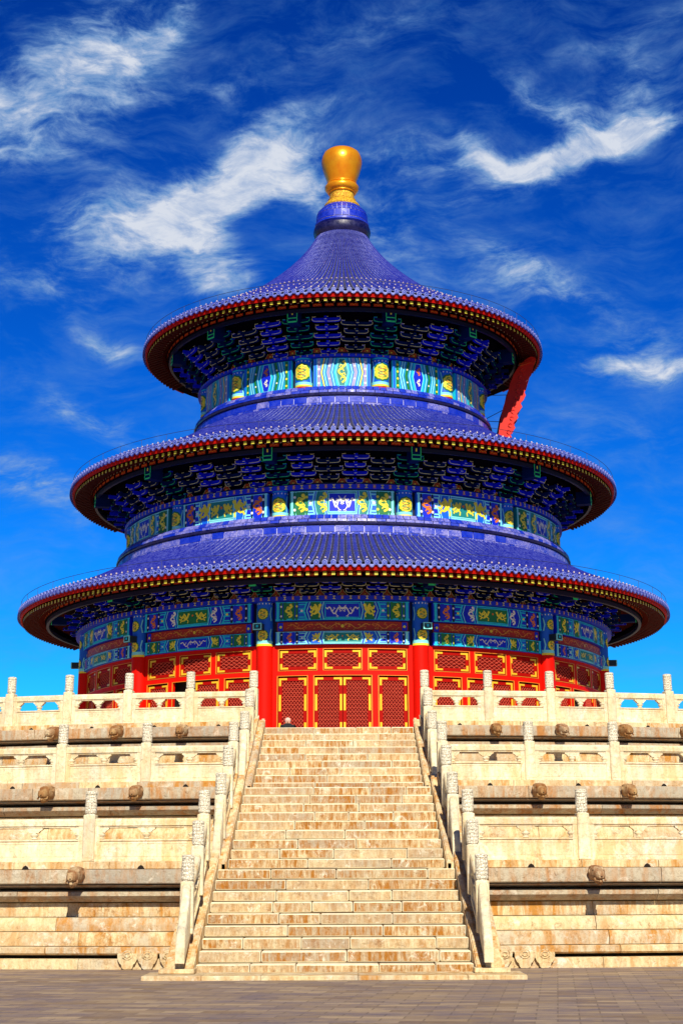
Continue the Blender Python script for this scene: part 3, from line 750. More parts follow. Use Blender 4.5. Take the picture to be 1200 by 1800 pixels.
def leaf(u0, u1, z0, z1, door):
    """one lattice leaf: red frame, diagonal lattice, gilded corner and edge fittings; flat, facing -y at bearing 0"""
    q = MB(); R0 = RW-.10; x0, x1 = -R0*rad(u1-u0)/2, R0*rad(u1-u0)/2; y = -R0
    fw = .15 if door else .14
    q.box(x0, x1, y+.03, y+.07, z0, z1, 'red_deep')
    for a, b2, c_, d in ((x0, x0+fw, z0, z1), (x1-fw, x1, z0, z1), (x0+fw, x1-fw, z1-fw, z1), (x0+fw, x1-fw, z0, z0+fw)): q.box(a, b2, y-.03, y+.03, c_, d, 'red_door')
    lz0 = z0+fw if not door else 7.1
    if door: q.box(x0+fw, x1-fw, y-.02, y+.03, z0+fw, lz0, 'red_lacquer')
    q2 = MB(); pt = .118; lx0, lx1, lz1 = x0+fw, x1-fw, z1-fw; W = lx1-lx0; Hh = lz1-lz0; k = 1.15 if door else .62
    def clip(cc, sgn):
        # line z = sgn*k*x + cc inside the rectangle
        pts = []
        for X in (lx0, lx1):
            Z = sgn*k*X+cc
            if lz0 <= Z <= lz1: pts.append((X, Z))
        for Z in (lz0, lz1):
            X = (Z-cc)/(sgn*k)
            if lx0 < X < lx1: pts.append((X, Z))
        return pts[:2] if len(pts) >= 2 else None
    st = .16 if door else .15
    for sgn in (-1, 1):
        c0 = lz0-abs(k)*max(abs(lx0), abs(lx1))-.1
        while c0 < lz1+k*W:
            p = clip(c0, sgn); c0 += st
            if not p: continue
            (ax, az_), (bx_, bz) = p; d = Vector((bx_-ax, bz-az_)); 
            if d.length < .03: continue
            d.normalize(); nx, nz = -d.y*.006, d.x*.006
            yy = y-.006-(.004 if sgn > 0 else 0)
            q2.mesh([(ax-nx, yy, az_-nz), (bx_-nx, yy, bz-nz), (bx_+nx, yy, bz+nz), (ax+nx, yy, az_+nz),
                     (ax-nx, yy+.022, az_-nz), (bx_-nx, yy+.022, bz-nz), (bx_+nx, yy+.022, bz+nz), (ax+nx, yy+.022, az_+nz)],
                    [[0, 1, 2, 3], [0, 1, 5, 4], [2, 3, 7, 6]], 'lattice')
    zz = lz0+pt*.5
    while zz < lz1:
        q2.box(lx0, lx1, y-.004, y+.01, zz-.004, zz+.004, 'lattice'); zz += st
    q3 = MB(); t = .10; a = .30 if door else .26; yf = y-.034
    for sx in (-1, 1):
        X = x1 if sx > 0 else x0
        def bb(ax, bx_, c_, d): q3.box(min(X-sx*ax, X-sx*bx_), max(X-sx*ax, X-sx*bx_), yf-.012, yf+.003, c_, d, 'gold_leaf')
        bb(.02, .02+t*.9, z1-a-.05, z1-.03); bb(.02+t*.9, .36, z1-.03-t*.75, z1-.03)
        if door:
            for zc2, hh in ((8.66, .33), (7.55, .30)): 
                bb(.02, .02+t*.9, zc2-hh, zc2+hh)
        else:
            bb(.02, .02+t*.9, z0+.03, z0+a); bb(.02+t*.9, .36, z0+.03, z0+.03+t*.75)
    return q, q2, q3
def put_leaf(name, u0, u1, z0, z1, door, bays, skip=()):
    A, B_, C_ = leaf(u0, u1, z0, z1, door)
    o = None
    for b in bays:
        if (b, u0) in skip: continue
        r = rad(b+(u0+u1)/2)
        if o is None:
            o = A.build(name, H, None, HZ, r); B_.build('lattice', o); C_.build('gold_fittings', o)
        else: dupo(o, H, HZ, r)
for u0, u1 in ((-12.1, -4.95), (-3.55, 3.55), (4.95, 12.1)): put_leaf('window', u0, u1, 10.0, 10.82, False, BAYS)
for u0, u1 in ((-12.3, -6.8), (-5.35, -.04), (.04, 5.4), (6.9, 12.3)): put_leaf('door_leaf', u0, u1, ZB+.36, 9.70, True, BAYS, {(-30, -5.35), (60, -5.35)})
# thin gilt mouldings round every opening
q = MB()
for b in BAYS:
    c = rad(b)
    def fr(u0, u1, z0, z1):
        t_ = rad(.08)
        for a, b2, zz0, zz1 in ((u0, u1, z1, z1+.03), (u0, u1, z0-.03, z0)): q.ringbox(c+rad(a)-t_, c+rad(b2)+t_, RW-.01, RW+.015, zz0+.005, zz1-.006, 'gold_trim', 3)
        for a in (u0, u1): q.ringbox(c+rad(a)-t_, c+rad(a)+t_, RW-.01, RW+.013, z0, z1, 'gold_trim', 1)
    for u0, u1 in ((-12.25, -4.85), (-3.65, 3.65), (4.85, 12.25)): fr(u0, u1, 9.985, 10.835)
    for u0, u1 in ((-12.45, -6.65), (-5.45, 5.5), (6.75, 12.45)): fr(u0, u1, ZB+.4, 9.74)
part(q, 'gilt_moulding')
# -- columns
def column(R, z0, zr, z1, rad_, medal, foot=None):
    q = MB(); c = (0, -R, 0)
    q.lathe([(rad_*1.03, z0), (rad_*1.01, zr)], c, 'red_lacquer', 24)
    q.lathe([(rad_, zr+.003), (rad_, z1)], c, 'p_blue_mid', 24)
    def pt(a, z, off): return ((rad_+off)*sin(a), -R-(rad_+off)*cos(a), z)
    def rib(pts, wd, m, off):
        pts = [Vector(p) for p in pts]; rows = []
        for i, p in enumerate(pts):
            d = pts[min(i+1, len(pts)-1)]-pts[max(i-1, 0)]
            if d.length < 1e-6: d = Vector((1, 0))
            d.normalize(); n_ = Vector((-d.y, d.x))*wd/2
            rows.append([pt((p.x-n_.x)/rad_, p.y-n_.y, off), pt((p.x+n_.x)/rad_, p.y+n_.y, off)])
        q.grid(rows, m)
    def band(z_a, z_b, m, off=.006): q.grid([[pt(-1.5+3*i/14, z_a, off), pt(-1.5+3*i/14, z_b, off)] for i in range(15)], m)
    band(z1-.10, z1-.04, 'p_cyan'); 
    for k in range(-3, 4): q.face([pt(k*.42+.07*cos(j), z1-.20+.035*sin(j), .01) for j in [2*pi*i/8 for i in range(8)]], 'p_white')
    for (zc2, r2, mm) in medal:
        def blobc(rr, m, off, wob=0):
            rows = []
            for kk in range(13):
                t_ = -1+2*kk/12; hwid_ = rr*sqrt(max(.0004, 1-t_*t_))*(1+wob*sin(kk*2.4))
                rows.append([pt((-1+2*x/8)*min(1.25, hwid_/rad_), zc2+rr*t_, off) for x in range(9)])
            q.grid(rows, m)
        blobc(r2*1.18, 'p_green', .006); blobc(r2*.98, mm, .012, .10)
        pts = [(r2*.5*sin(i*.62), zc2-r2*.7+r2*1.4*i/20) for i in range(21)]
        rib(pts, r2*.10, 'p_green', .016); rib([(-x_, z_) for x_, z_ in pts], r2*.08, 'p_orange', .017)
        rib([(-r2*.6, zc2+r2*.3), (-r2*.2, zc2+r2*.5), (r2*.3, zc2+r2*.2), (r2*.6, zc2+r2*.4)], r2*.07, 'p_green', .018); rib([(-r2*.6, zc2-r2*.3), (-r2*.1, zc2-r2*.1), (r2*.2, zc2-r2*.5), (r2*.6, zc2-r2*.3)], r2*.07, 'p_teal', .018)
        for sx_ in (-1, 1): rib([(sx_*rad_*1.15, zc2-r2*1.3), (sx_*rad_*.95, zc2), (sx_*rad_*1.15, zc2+r2*1.3)], .05, 'p_pale', .012)
    if foot:
        if foot > 16: band(foot-.17, foot-.09, 'p_red', .010)
        band(foot, foot+.13, 'p_pale', .008); band(foot-.09, foot-.001, 'p_yellow', .009)
    return q
def rep(q, name, angs, smooth=None, child=None):
    o = None
    for a in angs:
        if o is None:
            o = q.build(name, H, smooth, HZ, rad(a))
            if child: child[0].build(child[1], o, smooth)
        else: dupo(o, H, HZ, rad(a))
    return o
rep(column(12.58, ZB, 11.0, 12.95, .345, [(12.32, .22, 'p_yellow'), (11.42, .22, 'p_yellow')], 11.08), 'column', COLS, 40)
rep(column(10.52, 16.6, 16.86, 18.15, .37, [(17.42, .33, 'p_yellow')], 16.98), 'middle_drum_column', COLS, 40)
rep(column(6.98, 23.4, 23.86, 25.4, .42, [(24.66, .40, 'p_yellow')], 24.04), 'upper_drum_column', COLS, 40)
# bolted beam ends on the ground-floor columns
q = MB(); q.box(-.17, .17, -13.34, -12.9, 11.60, 11.88, 'lamp_box')
for z_ in (11.60, 11.84): q.box(-.185, .185, -13.355, -13.30, z_, z_+.04, 'p_pale')
for x_ in (-.185, .145): q.box(x_, x_+.04, -13.353, -13.30, 11.64, 11.84, 'p_pale')
q.box(-.05, .05, -13.36, -13.33, 11.70, 11.80, 'p_cyan')
rep(q, 'beam_end', [-88, -45, -15.4, 15.4, 45, 88])
# -- painted beams
def beams(name, R, z0, z1, hwid, kinds, th=.25):
    for ki in (0, 1):
        q = Deco(R); beam_body(q, -hwid-.02, hwid+.02, z0, z1, {0: 'p_blue', 1: 'p_blue', 2: 'p_teal', 3: 'p_blue_mid'}[kinds[ki]], th)
        decor_long(q, hwid, z0, z1, kinds[ki])
        rep(q, name, [b for b in BAYS if (b//30) % 2 == ki])
beams('upper_painted_beam', 12.80, 12.0, 12.80, 2.82, (0, 1))
beams('lower_painted_beam', 12.74, 11.02, 11.56, 2.80, (3, 0))
beams('middle_drum_painted_beam', 10.80, 16.9, 18.03, 2.30, (2, 3))
for ki in (0,):
    q = Deco(12.64); beam_body(q, -2.76, 2.76, 11.58, 11.97, 'p_red', .2)
    for g in (-1, 1):
        for x in (.62, 1.75): q.dragon(g*x, 11.775, 1.0, .36, 'p_orange' if x > 1 else 'gold_trim', -g, .016)
        q.rect(min(g*2.5, g*2.72), max(g*2.5, g*2.72), 11.60, 11.95, 'p_blue', .01); q.disc(g*2.6, 11.77, .06, 'p_yellow', .02)
    for i in range(70): 
        u = random.uniform(-2.4, 2.4); z_ = random.uniform(11.63, 11.92); q.rib([(u, z_), (u+.07, z_+.03)], .02, 'gold_trim', .013)
    q.disc(0, 11.775, .07, 'gold_leaf', .02)
    rep(q, 'red_painted_board', BAYS)
def upper_beam(kind):
    R = 7.27; q = Deco(R); z0, z1 = 23.88, 25.32; hwid = 1.36; beam_body(q, -hwid, hwid, z0, z1, 'p_cyan', .2)
    h = z1-z0
    for g in (-1, 1):
        q.rect(min(g*1.34, g*1.22), max(g*1.34, g*1.22), z0, z1, 'p_blue_mid', .006)
        q.rect(min(g*1.18, g*1.02), max(g*1.18, g*1.02), z0+.02, z1-.02, 'p_lilac' if kind == 0 else 'p_green', .007)
        for j in range(4): q.disc(g*1.10, z0+h*(.14+.24*j), .055, 'p_white' if kind == 0 else 'p_yellow', .012)
        for x, w_, m in ((.96, .03, 'p_blue'), (.90, .07, 'p_yellow' if kind == 0 else 'p_pale'), (.83, .03, 'p_blue'), (.77, .06, 'p_pale'), (.70, .03, 'p_blue'), (.58, .15, 'p_lilac' if kind == 0 else 'p_green'), (.47, .03, 'p_blue'), (.41, .06, 'p_pale'), (.345, .03, 'p_blue')):
            q.zig(g*(x-.07), z0+.01, z1-.01, w_, m, g*.15, .010+.0006*int(x*10), 1)
        for zz in (.28, .72): q.disc(g*.60, z0+h*zz, .045, 'p_white', .022)
    pl = [(-.13, z0+.05), (-.29, z0+h/2), (-.13, z1-.04), (.13, z1-.04), (.29, z0+h/2), (.13, z0+.05)]
    q.face([q.pt(u, z_, .02) for u, z_ in pl], 'p_teal' if kind == 0 else 'p_blue'); q.rib(pl, .035, 'p_pale', .024, True)
    if kind == 0: q.vdragon(0, z0+h*.5, .52, h*.85, 'p_yellow', .03)
    else:
        q.coil(0, z0+h*.7, .2, 'p_orange', .03); q.coil(0, z0+h*.32, .18, 'p_white', .03)
    return q
for ki in (0, 1): rep(upper_beam(ki), 'upper_drum_painted_beam', [b for b in BAYS if (b//30) % 2 == ki])
# backing drums behind the beams
q = MB()
q.sweep([(12.52, 11.02), (12.52, 13.1)], -pi, pi, 'p_navy', 90); q.sweep([(10.5, 16.3), (10.5, 18.45)], -pi, pi, 'p_navy', 80); q.sweep([(7.02, 23.3), (7.02, 25.7)], -pi, pi, 'p_navy', 70)
part(q, 'drum_wall')
# -- tick-marked plates above the beams
def plate(R0, R1, z0, z1, n, nm):
    q = Deco(R1); q.ringbox(-SEG, SEG, R0, R1, z0, z1, 'p_blue', 90); h = z1-z0
    for i in range(-n, n+1):
        u = R1*rad(112)*i/n; s = h*.30; zc = (z0+z1)/2
        for zz in ((-1, 1) if i % 2 else (-1, 0, 1)): q.rib([(u-s*1.0, zc+zz*s), (u+s*1.0, zc+zz*s)], h*.15, 'p_yellow' if i % 2 else 'p_orange', .01)
        q.rib([(u, zc-s), (u, zc+s)], h*.13, 'p_yellow', .012)
    part(q, nm)
plate(12.5, 13.06, 12.82, 12.99, 74, 'lower_tick_plate'); plate(10.4, 10.93, 18.07, 18.28, 60, 'middle_tick_plate'); plate(6.7, 7.46, 25.36, 25.47, 44, 'upper_tick_plate')
# -- bracket sets
def bracket(R0, z0, n, dR, dz, W, green, line, box=None):
    q = MB(); bm_ = 'br_green' if green else 'br_blue'; om = 'br_blue' if green else 'br_green'
    for i in range(n):
        R = R0+dR*i; zc = z0+dz*i; w_ = W*((.75, 1.0, 1.18, .98, 1.22)[i % 5] if n > 4 else (.75, 1.12, .92, 1.2)[i % 4])
        h = dz*.62; y1 = -R-.07; y0 = -R+.07; hw_ = w_/2
        pl = [(-hw_, zc+h), (-hw_, zc+h*.45), (-hw_*.88, zc+h*.12), (-hw_*.62, zc), (hw_*.62, zc), (hw_*.88, zc+h*.12), (hw_, zc+h*.45), (hw_, zc+h)]
        q.prism(pl, y1, y0, bm_, lambda x, z, t: (x, t, z))
        t_ = .022
        for (ax, az_), (bx_, bz) in zip(pl, pl[1:]):
            d = Vector((bx_-ax, bz-az_)).normalized(); nx, nz = -d.y*t_, d.x*t_
            q.mesh([(ax, y1-.004, az_), (bx_, y1-.004, bz), (bx_+nx, y1-.004, bz+nz), (ax+nx, y1-.004, az_+nz)], [[0, 1, 2, 3]], line)
        for x in ((-hw_*.86, 0, hw_*.86)):
            b_ = .075; zt0, zt1 = zc+h+.01, zc+dz*.86
            q.prism([(x-b_, zt1), (x-b_, zt0+.04), (x-b_*.7, zt0), (x+b_*.7, zt0), (x+b_, zt0+.04), (x+b_, zt1)], y1-.02, y0, om if x else bm_, lambda X, z, t: (X, t, z))
            for A, B2 in (((x-b_, zt1), (x-b_, zt0+.04)), ((x-b_, zt0+.03), (x+b_, zt0+.03)), ((x+b_, zt0+.04), (x+b_, zt1))):
                if A[0] == B2[0]: q.mesh([(A[0]-.011, y1-.024, A[1]), (A[0]+.011, y1-.024, A[1]), (A[0]+.011, y1-.024, B2[1]), (A[0]-.011, y1-.024, B2[1])], [[0, 1, 2, 3]], line)
                else: q.mesh([(A[0], y1-.024, A[1]-.011), (B2[0], y1-.024, A[1]-.011), (B2[0], y1-.024, A[1]+.011), (A[0], y1-.024, A[1]+.011)], [[0, 1, 2, 3]], line)
        # arm reaching outward
        q.box(-.055, .055, -R-dR-.12, -R, zc-dz*.05, zc+h*.8, bm_)
        q.box(-.062, .062, -R-dR-.126, -R-dR-.12, zc-dz*.06, zc+.0, line)
    if box:
        R, za, zb3, bw_ = box
        q.box(-bw_, bw_, -R, -R+.7, za, zb3, 'br_green')
        for a, b2, c_, d in ((-bw_, -bw_+.035, za, zb3), (bw_-.035, bw_, za, zb3), (-bw_, bw_, za, za+.07), (-bw_, bw_, za+.2, za+.24)):
            q.box(a, b2, -R-.012, -R+.001, c_, d, 'br_line_green')
        q.box(-.03, .03, -R-.01, -R, za+.38, za+.52, 'p_yellow')
    return q
def brackets(nm, step, R0, z0, n, dR, dz, W, box, line):
    k = int(105/step); ang = [step*(i+.5) for i in range(-k, k)] if nm != 'lower_bracket_set' else [step*(i+.5) for i in range(-k, k)]
    isc = lambda a: min(abs(a-c) for c in (-105, -75, -45, -15, 15, 45, 75, 105)) < step*.26
    rep(bracket(R0, z0, n, dR, dz, W, False, line), nm, [a for i, a in enumerate(ang) if not isc(a) and i % 2])
    rep(bracket(R0+dR*.5, z0+dz*.5, n-1, dR, dz, W*1.12, True, line), nm, [a for i, a in enumerate(ang) if not isc(a) and not i % 2])
    rep(bracket(R0, z0, n, dR, dz, W, True, 'br_line_green', box), nm, [a for a in ang if isc(a)])
brackets('upper_bracket_set', 10., 6.95, 25.62, 5, .34, .29, 1.12, (8.95, 26.62, 27.30, .25), 'br_line')
brackets('middle_bracket_set', 6., 10.50, 18.40, 4, .36, .28, 1.02, (12.5, 19.05, 19.66, .22), 'br_line')
brackets('lower_bracket_set', 30/7., 12.62, 13.02, 3, .36, .22, .80, (14.3, 13.25, 13.62, .17), 'br_line')
# flame boards between the brackets, slope behind them coloured as eave shade
def flames(R, z0, h, w_, step, nm, shift=0):
    q = Deco(R); k = int(108/step); u = 0
    def sh(s, dz=0): return [(u-w_*s, z0+dz), (u-w_*.62*s, z0+dz+h*.28*s), (u-w_*.24*s, z0+dz+h*.58*s), (u, z0+dz+h*s), (u+w_*.24*s, z0+dz+h*.58*s), (u+w_*.62*s, z0+dz+h*.28*s), (u+w_*s, z0+dz)]
    q.face([q.pt(a, b2, .02) for a, b2 in sh(1)], 'p_red'); q.rib(sh(1), .022, 'br_line', .026)
    c = [(u-w_*.3, z0+h*.12), (u-w_*.28, z0+h*.28), (u, z0+h*.56), (u+w_*.28, z0+h*.28), (u+w_*.3, z0+h*.12)]
    q.rib(c, .03, 'p_orange', .03, True); q.disc(u, z0+h*.25, h*.07, 'p_yellow', .03)
    rep(q, nm, [step*i for i in range(-k, k+1)])
flames(6.90, 25.66, .60, .36, 10., 'upper_flame_board'); flames(10.44, 18.36, .52, .30, 6., 'middle_flame_board'); flames(12.58, 13.03, .36, .27, 30/7., 'lower_flame_board')
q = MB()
q.sweep([(6.85, 25.45), (6.88, 25.9), (8.3, 27.35), (8.3, 27.9)], -pi, pi, 'eave_shade', 90)
q.sweep([(10.42, 18.2), (10.42, 18.6), (11.7, 19.65), (11.7, 20.2)], -pi, pi, 'eave_shade', 90)
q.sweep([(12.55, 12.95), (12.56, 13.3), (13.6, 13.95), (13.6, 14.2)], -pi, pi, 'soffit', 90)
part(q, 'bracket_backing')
# purlins under the rafters
def purlin(R, z, nm, nb):
    q = MB(); r_ = .13
    pr = [(R+r_*cos(2*pi*i/10), z+r_*sin(2*pi*i/10)) for i in range(10)]
    q.sweep(pr, -SEG, SEG, 'eave_shade', 100, True, True)  # purlin round wears the painted under-eave shade
    q.sweep([(R-.08, z-r_-.16), (R+.05, z-r_-.16), (R+.05, z-r_+.02), (R-.08, z-r_+.02)], -SEG, SEG, 'p_navy', 100, True, True)
    d = Deco(R+r_*.95); d.v = q.v; d.f = q.f; d.m = q.m; d.c = q.c; d.mats = q.mats
    for i in range(-nb, nb+1):
        u = (R+r_)*rad(108)*i/nb; L = (R+r_)*rad(108)/nb*.36
        d.rect(u-L, u+L, z-.07, z+.07, 'p_red', .01); d.rib([(u-L*.8, z-.02), (u-L*.4, z+.03), (u, z-.02), (u+L*.4, z+.03), (u+L*.8, z-.02)], .04, 'p_orange', .016)
    part(d, nm)
purlin(8.95, 27.36, 'upper_purlin', 30); purlin(12.42, 19.72, 'middle_purlin', 40); purlin(14.45, 13.60, 'lower_purlin', 46)
# ---- roofs
def lerp_prof(prof, r):
    for (r0, z0), (r1, z1) in zip(prof, prof[1:]):
        if r0 <= r <= r1: return z0+(z1-z0)*(r-r0)/(r1-r0)
    return prof[-1][1] if r > prof[-1][0] else prof[0][1]
def smooth_prof(prof, n):
    # Catmull-Rom through the points, by radius
    out_ = []
    for i in range(len(prof)-1):
        p0 = prof[max(0, i-1)]; p1 = prof[i]; p2 = prof[i+1]; p3 = prof[min(len(prof)-1, i+2)]
        for k in range(n):
            t_ = k/n; t2 = t_*t_; t3 = t2*t_
            out_.append(tuple(.5*((2*p1[j])+(-p0[j]+p2[j])*t_+(2*p0[j]-5*p1[j]+4*p2[j]-p3[j])*t2+(-p0[j]+3*p1[j]-3*p2[j]+p3[j])*t3) for j in (0, 1)))
    out_.append(prof[-1]); return out_
def roof(nm, prof, rows, Re, ze, raf):
    RT = bpy.data.objects.new(nm, None); COL.objects.link(RT); RT.parent = H; RT.location = HZ
    pf = smooth_prof(prof, 6)
    # pan surface with little courses
    q = MB(); st = []
    acc_ = 0; L = .30 if prof[0][0] > 3 else .34
    r = prof[0][0]; 
    while r < Re-.05:
        z_ = lerp_prof(pf, r); r2 = min(r+L*.9, Re); z2 = lerp_prof(pf, r2)
        st += [(r, z_-.03), (r2, z2-.005)]
        r = r2
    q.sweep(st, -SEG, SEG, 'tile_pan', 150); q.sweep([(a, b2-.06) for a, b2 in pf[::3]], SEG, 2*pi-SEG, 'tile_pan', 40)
    q.build('pan_tiles', RT)
    # rolled cover tiles
    q = MB(); dth = 2*pi/rows
    samp = []; r = prof[0][0]+.0; d = 0; last = (r, lerp_prof(pf, r)); tl = .42
    steps = 200; rr = [prof[0][0]+(Re-prof[0][0])*i/steps for i in range(steps+1)]
    cum = [0]
    for a, b2 in zip(rr, rr[1:]): cum.append(cum[-1]+sqrt((b2-a)**2+(lerp_prof(pf, b2)-lerp_prof(pf, a))**2))
    tot = cum[-1]; ns = int(tot/tl)
    def at(s):
        for i in range(steps):
            if cum[i+1] >= s:
                f = (s-cum[i])/(cum[i+1]-cum[i]); return rr[i]+(rr[i+1]-rr[i])*f
        return rr[-1]
    for k in range(ns):
        s0 = tot*k/ns; s1 = tot*(k+1)/ns; samp += [(at(s0), 1.0), (at(s1-.035), 1.0), (at(s1-.03), 1.13)]
    samp.append((Re, 1.10))
    nrow = int(rad(118)/dth)
    for i in range(-nrow, nrow+1):
        th = dth*i+random.uniform(-.04, .04)*dth; rs = []
        jz = random.uniform(-.008, .008)
        for r, f in samp:
            hw_ = min(.084, r*dth*.29)*f; hh = hw_*1.25; z_ = lerp_prof(pf, r)
            dr = 1e-3
            rs.append([P(th+hw_*x/r, r, z_-.01+jz+hh*y) for x, y in ((-1.22, -.3), (-.96, .30), (-.6, .85), (0, 1.06), (.6, .85), (.96, .30), (1.22, -.3))])
        q.grid([r_[1:-1] for r_ in rs], 'tile_blue'); q.grid([r_[:2] for r_ in rs], 'tile_mortar'); q.grid([r_[-2:] for r_ in rs], 'tile_mortar')
    q.build('cover_tiles', RT, 45)
    # round tile ends, drip tiles and nail caps
    q = MB(); ra = .112
    for i in range(-nrow, nrow+1):
        th = dth*i; c = Vector(P(th, Re+.012, ze+.035)); t_ = Vector((cos(th), sin(th), 0)); o_ = Vector((sin(th), -cos(th), 0)); up = Vector((0, 0, 1))
        def ring(r_, off, n=12): return [tuple(c+o_*off+t_*r_*cos(2*pi*k/n)+up*r_*sin(2*pi*k/n)) for k in range(n)]
        q.grid([ring(ra, -.10), ring(ra, .0), ring(ra*.76, .008), ring(ra*.72, -.004)], 'tile_ring', True); q.face(ring(ra*.72, -.004), 'tile_end')
        q.face(ring(ra*.26, .002, 6), 'tile_ring')
        # drip tile between this row and the next
        th2 = th+dth/2; c = Vector(P(th2, Re+.005, ze-.06)); t2 = Vector((cos(th2), sin(th2), 0)); o2 = Vector((sin(th2), -cos(th2), 0)); W = Re*dth*.37
        pl = [(-W, .06), (-W*.55, .015), (0, .0), (W*.55, .015), (W, .06), (W*.92, -.03), (W*.5, -.105), (0, -.135), (-W*.5, -.105), (-W*.92, -.03)]
        a_ = [tuple(c+t2*x+up*z_+o2*(.03+(z_ < 0)*.01)) for x, z_ in pl]; b_ = [tuple(c+t2*x+up*z_-o2*.02) for x, z_ in pl]; n = len(pl)
        q.mesh(a_+b_, [list(range(n)), list(range(2*n-1, n-1, -1))]+[[j, (j+1) % n, n+(j+1) % n, n+j] for j in range(n)], 'tile_rim')
        q.face([tuple(Vector(c)+t2*x*.66+up*(z_*.66-.012)+o2*.045) for x, z_ in pl], 'tile_ring')
        # nail cap
        rn = Re-.42; zc = lerp_prof(pf, rn)+.09
        q.lathe([(.035, 0), (.04, .03), (.03, .065), (.004, .08)], P(th, rn, zc), 'nail_cap', 6)
        if rows < 200:
            for rn in (Re-2.2, Re-3.6):
                q.lathe([(.035, 0), (.04, .03), (.004, .07)], P(th, rn, lerp_prof(pf, rn)+min(.09, rn*dth*.31)), 'nail_cap', 5)
    q.build('eave_tiles', RT, 40)
    # red fascia and underside
    q = MB()
    q.sweep([(Re-.20, ze-.27), (Re-.11, ze-.285), (Re-.08, ze-.09), (Re-.12, ze-.07), (Re-.2, ze-.08)], -SEG, SEG, 'red_fascia', 150, True)
    q.build('red_fascia', RT)
    Ri, zi, Rm, zm, Ro, zo = raf                               # inner rafter root, round end, flying end
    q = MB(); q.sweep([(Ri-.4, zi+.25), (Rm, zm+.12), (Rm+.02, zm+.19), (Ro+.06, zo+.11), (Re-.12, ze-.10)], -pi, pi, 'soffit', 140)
    q.sweep([(Rm-.05, zm+.10), (Rm+.03, zm+.10), (Rm+.03, zm+.17), (Rm-.05, zm+.17)], -SEG, SEG, 'p_red', 120, True)
    q.build('soffit_boards', RT)
    nr = int(rows*.98); d2 = 2*pi/nr; lim = int(rad(114)/d2)
    def rafter(q, th):
        a = Vector(P(th, Ro, zo)); b2 = Vector(P(th, Rm-.15, zm+.13)); t_ = Vector((cos(th), sin(th), 0)); w_ = .072
        u = Vector((0, 0, 1)); hh = .068
        q.hexa([a-t_*w_-u*hh, a+t_*w_-u*hh, b2+t_*w_-u*hh, b2-t_*w_-u*hh, a-t_*w_+u*hh, a+t_*w_+u*hh, b2+t_*w_+u*hh, b2-t_*w_+u*hh], 'rafter_red')
        o_ = Vector((sin(th), -cos(th), 0))*.004; q.face([a-t_*w_-u*hh+o_, a+t_*w_-u*hh+o_, a+t_*w_+u*hh+o_, a-t_*w_+u*hh+o_], 'rafter_end_gold')
        r_ = .055; c = Vector(P(th, Rm, zm)); e = Vector(P(th, Ri, zi)); ring = lambda cc, rr_=r_: [cc+t_*rr_*cos(2*pi*k/8)+u*rr_*sin(2*pi*k/8) for k in range(8)]
        q.grid([ring(c), ring(e)], 'rafter_red', True); q.face(ring(c+o_), 'rafter_end_pale'); q.face(ring(c+o_*2, r_*.5), 'p_green' if int(th/d2) % 2 else 'p_red')
    q = MB(); rafter(q, 0); first = q.build('rafter', RT)
    for i in range(-15, 16):
        if i: dupo(first, RT, None, d2*i)
    q = MB()
    for i in range(-lim, lim+1):
        if abs(i) > 15: rafter(q, d2*i)
    o = q.build('rafter_row', RT); o['kind'] = 'stuff'
    # lightning wire on stubs above the eave
    q = MB(); Rw = Re-.10; zw = ze+.50; n = 110
    q.tube([P(-SEG+2*SEG*i/n, Rw, zw) for i in range(n+1)], .011, 'wire', 4)
    for i in range(0, n+1, 3): a = -SEG+2*SEG*i/n; q.tube([P(a, Rw, ze+.1), P(a, Rw, zw)], .009, 'wire', 4)
    q.build('lightning_wire', RT)
    return RT
PR1 = [(11.32, 15.93), (12.4, 15.30), (13.5, 14.76), (14.7, 14.27), (15.84, 13.86)]
PR2 = [(7.68, 22.88), (9.0, 22.06), (10.5, 21.30), (12.0, 20.66), (13.66, 20.06)]
PR3 = [(1.38, 34.40), (1.7, 33.85), (2.2, 33.15), (2.8, 32.48), (3.5, 31.80), (4.3, 31.12), (5.3, 30.36), (6.6, 29.56), (8.0, 28.80), (9.2, 28.18), (10.32, 27.66)]
roof('lower_roof', PR1, 290, 15.84, 13.83, (13.4, 14.05, 14.85, 13.58, 15.60, 13.45))
roof('middle_roof', PR2, 244, 13.66, 20.03, (11.5, 20.35, 12.68, 19.80, 13.42, 19.66))
roof('upper_roof', PR3, 176, 10.32, 27.62, (8.2, 28.15, 9.35, 27.42, 10.08, 27.25))
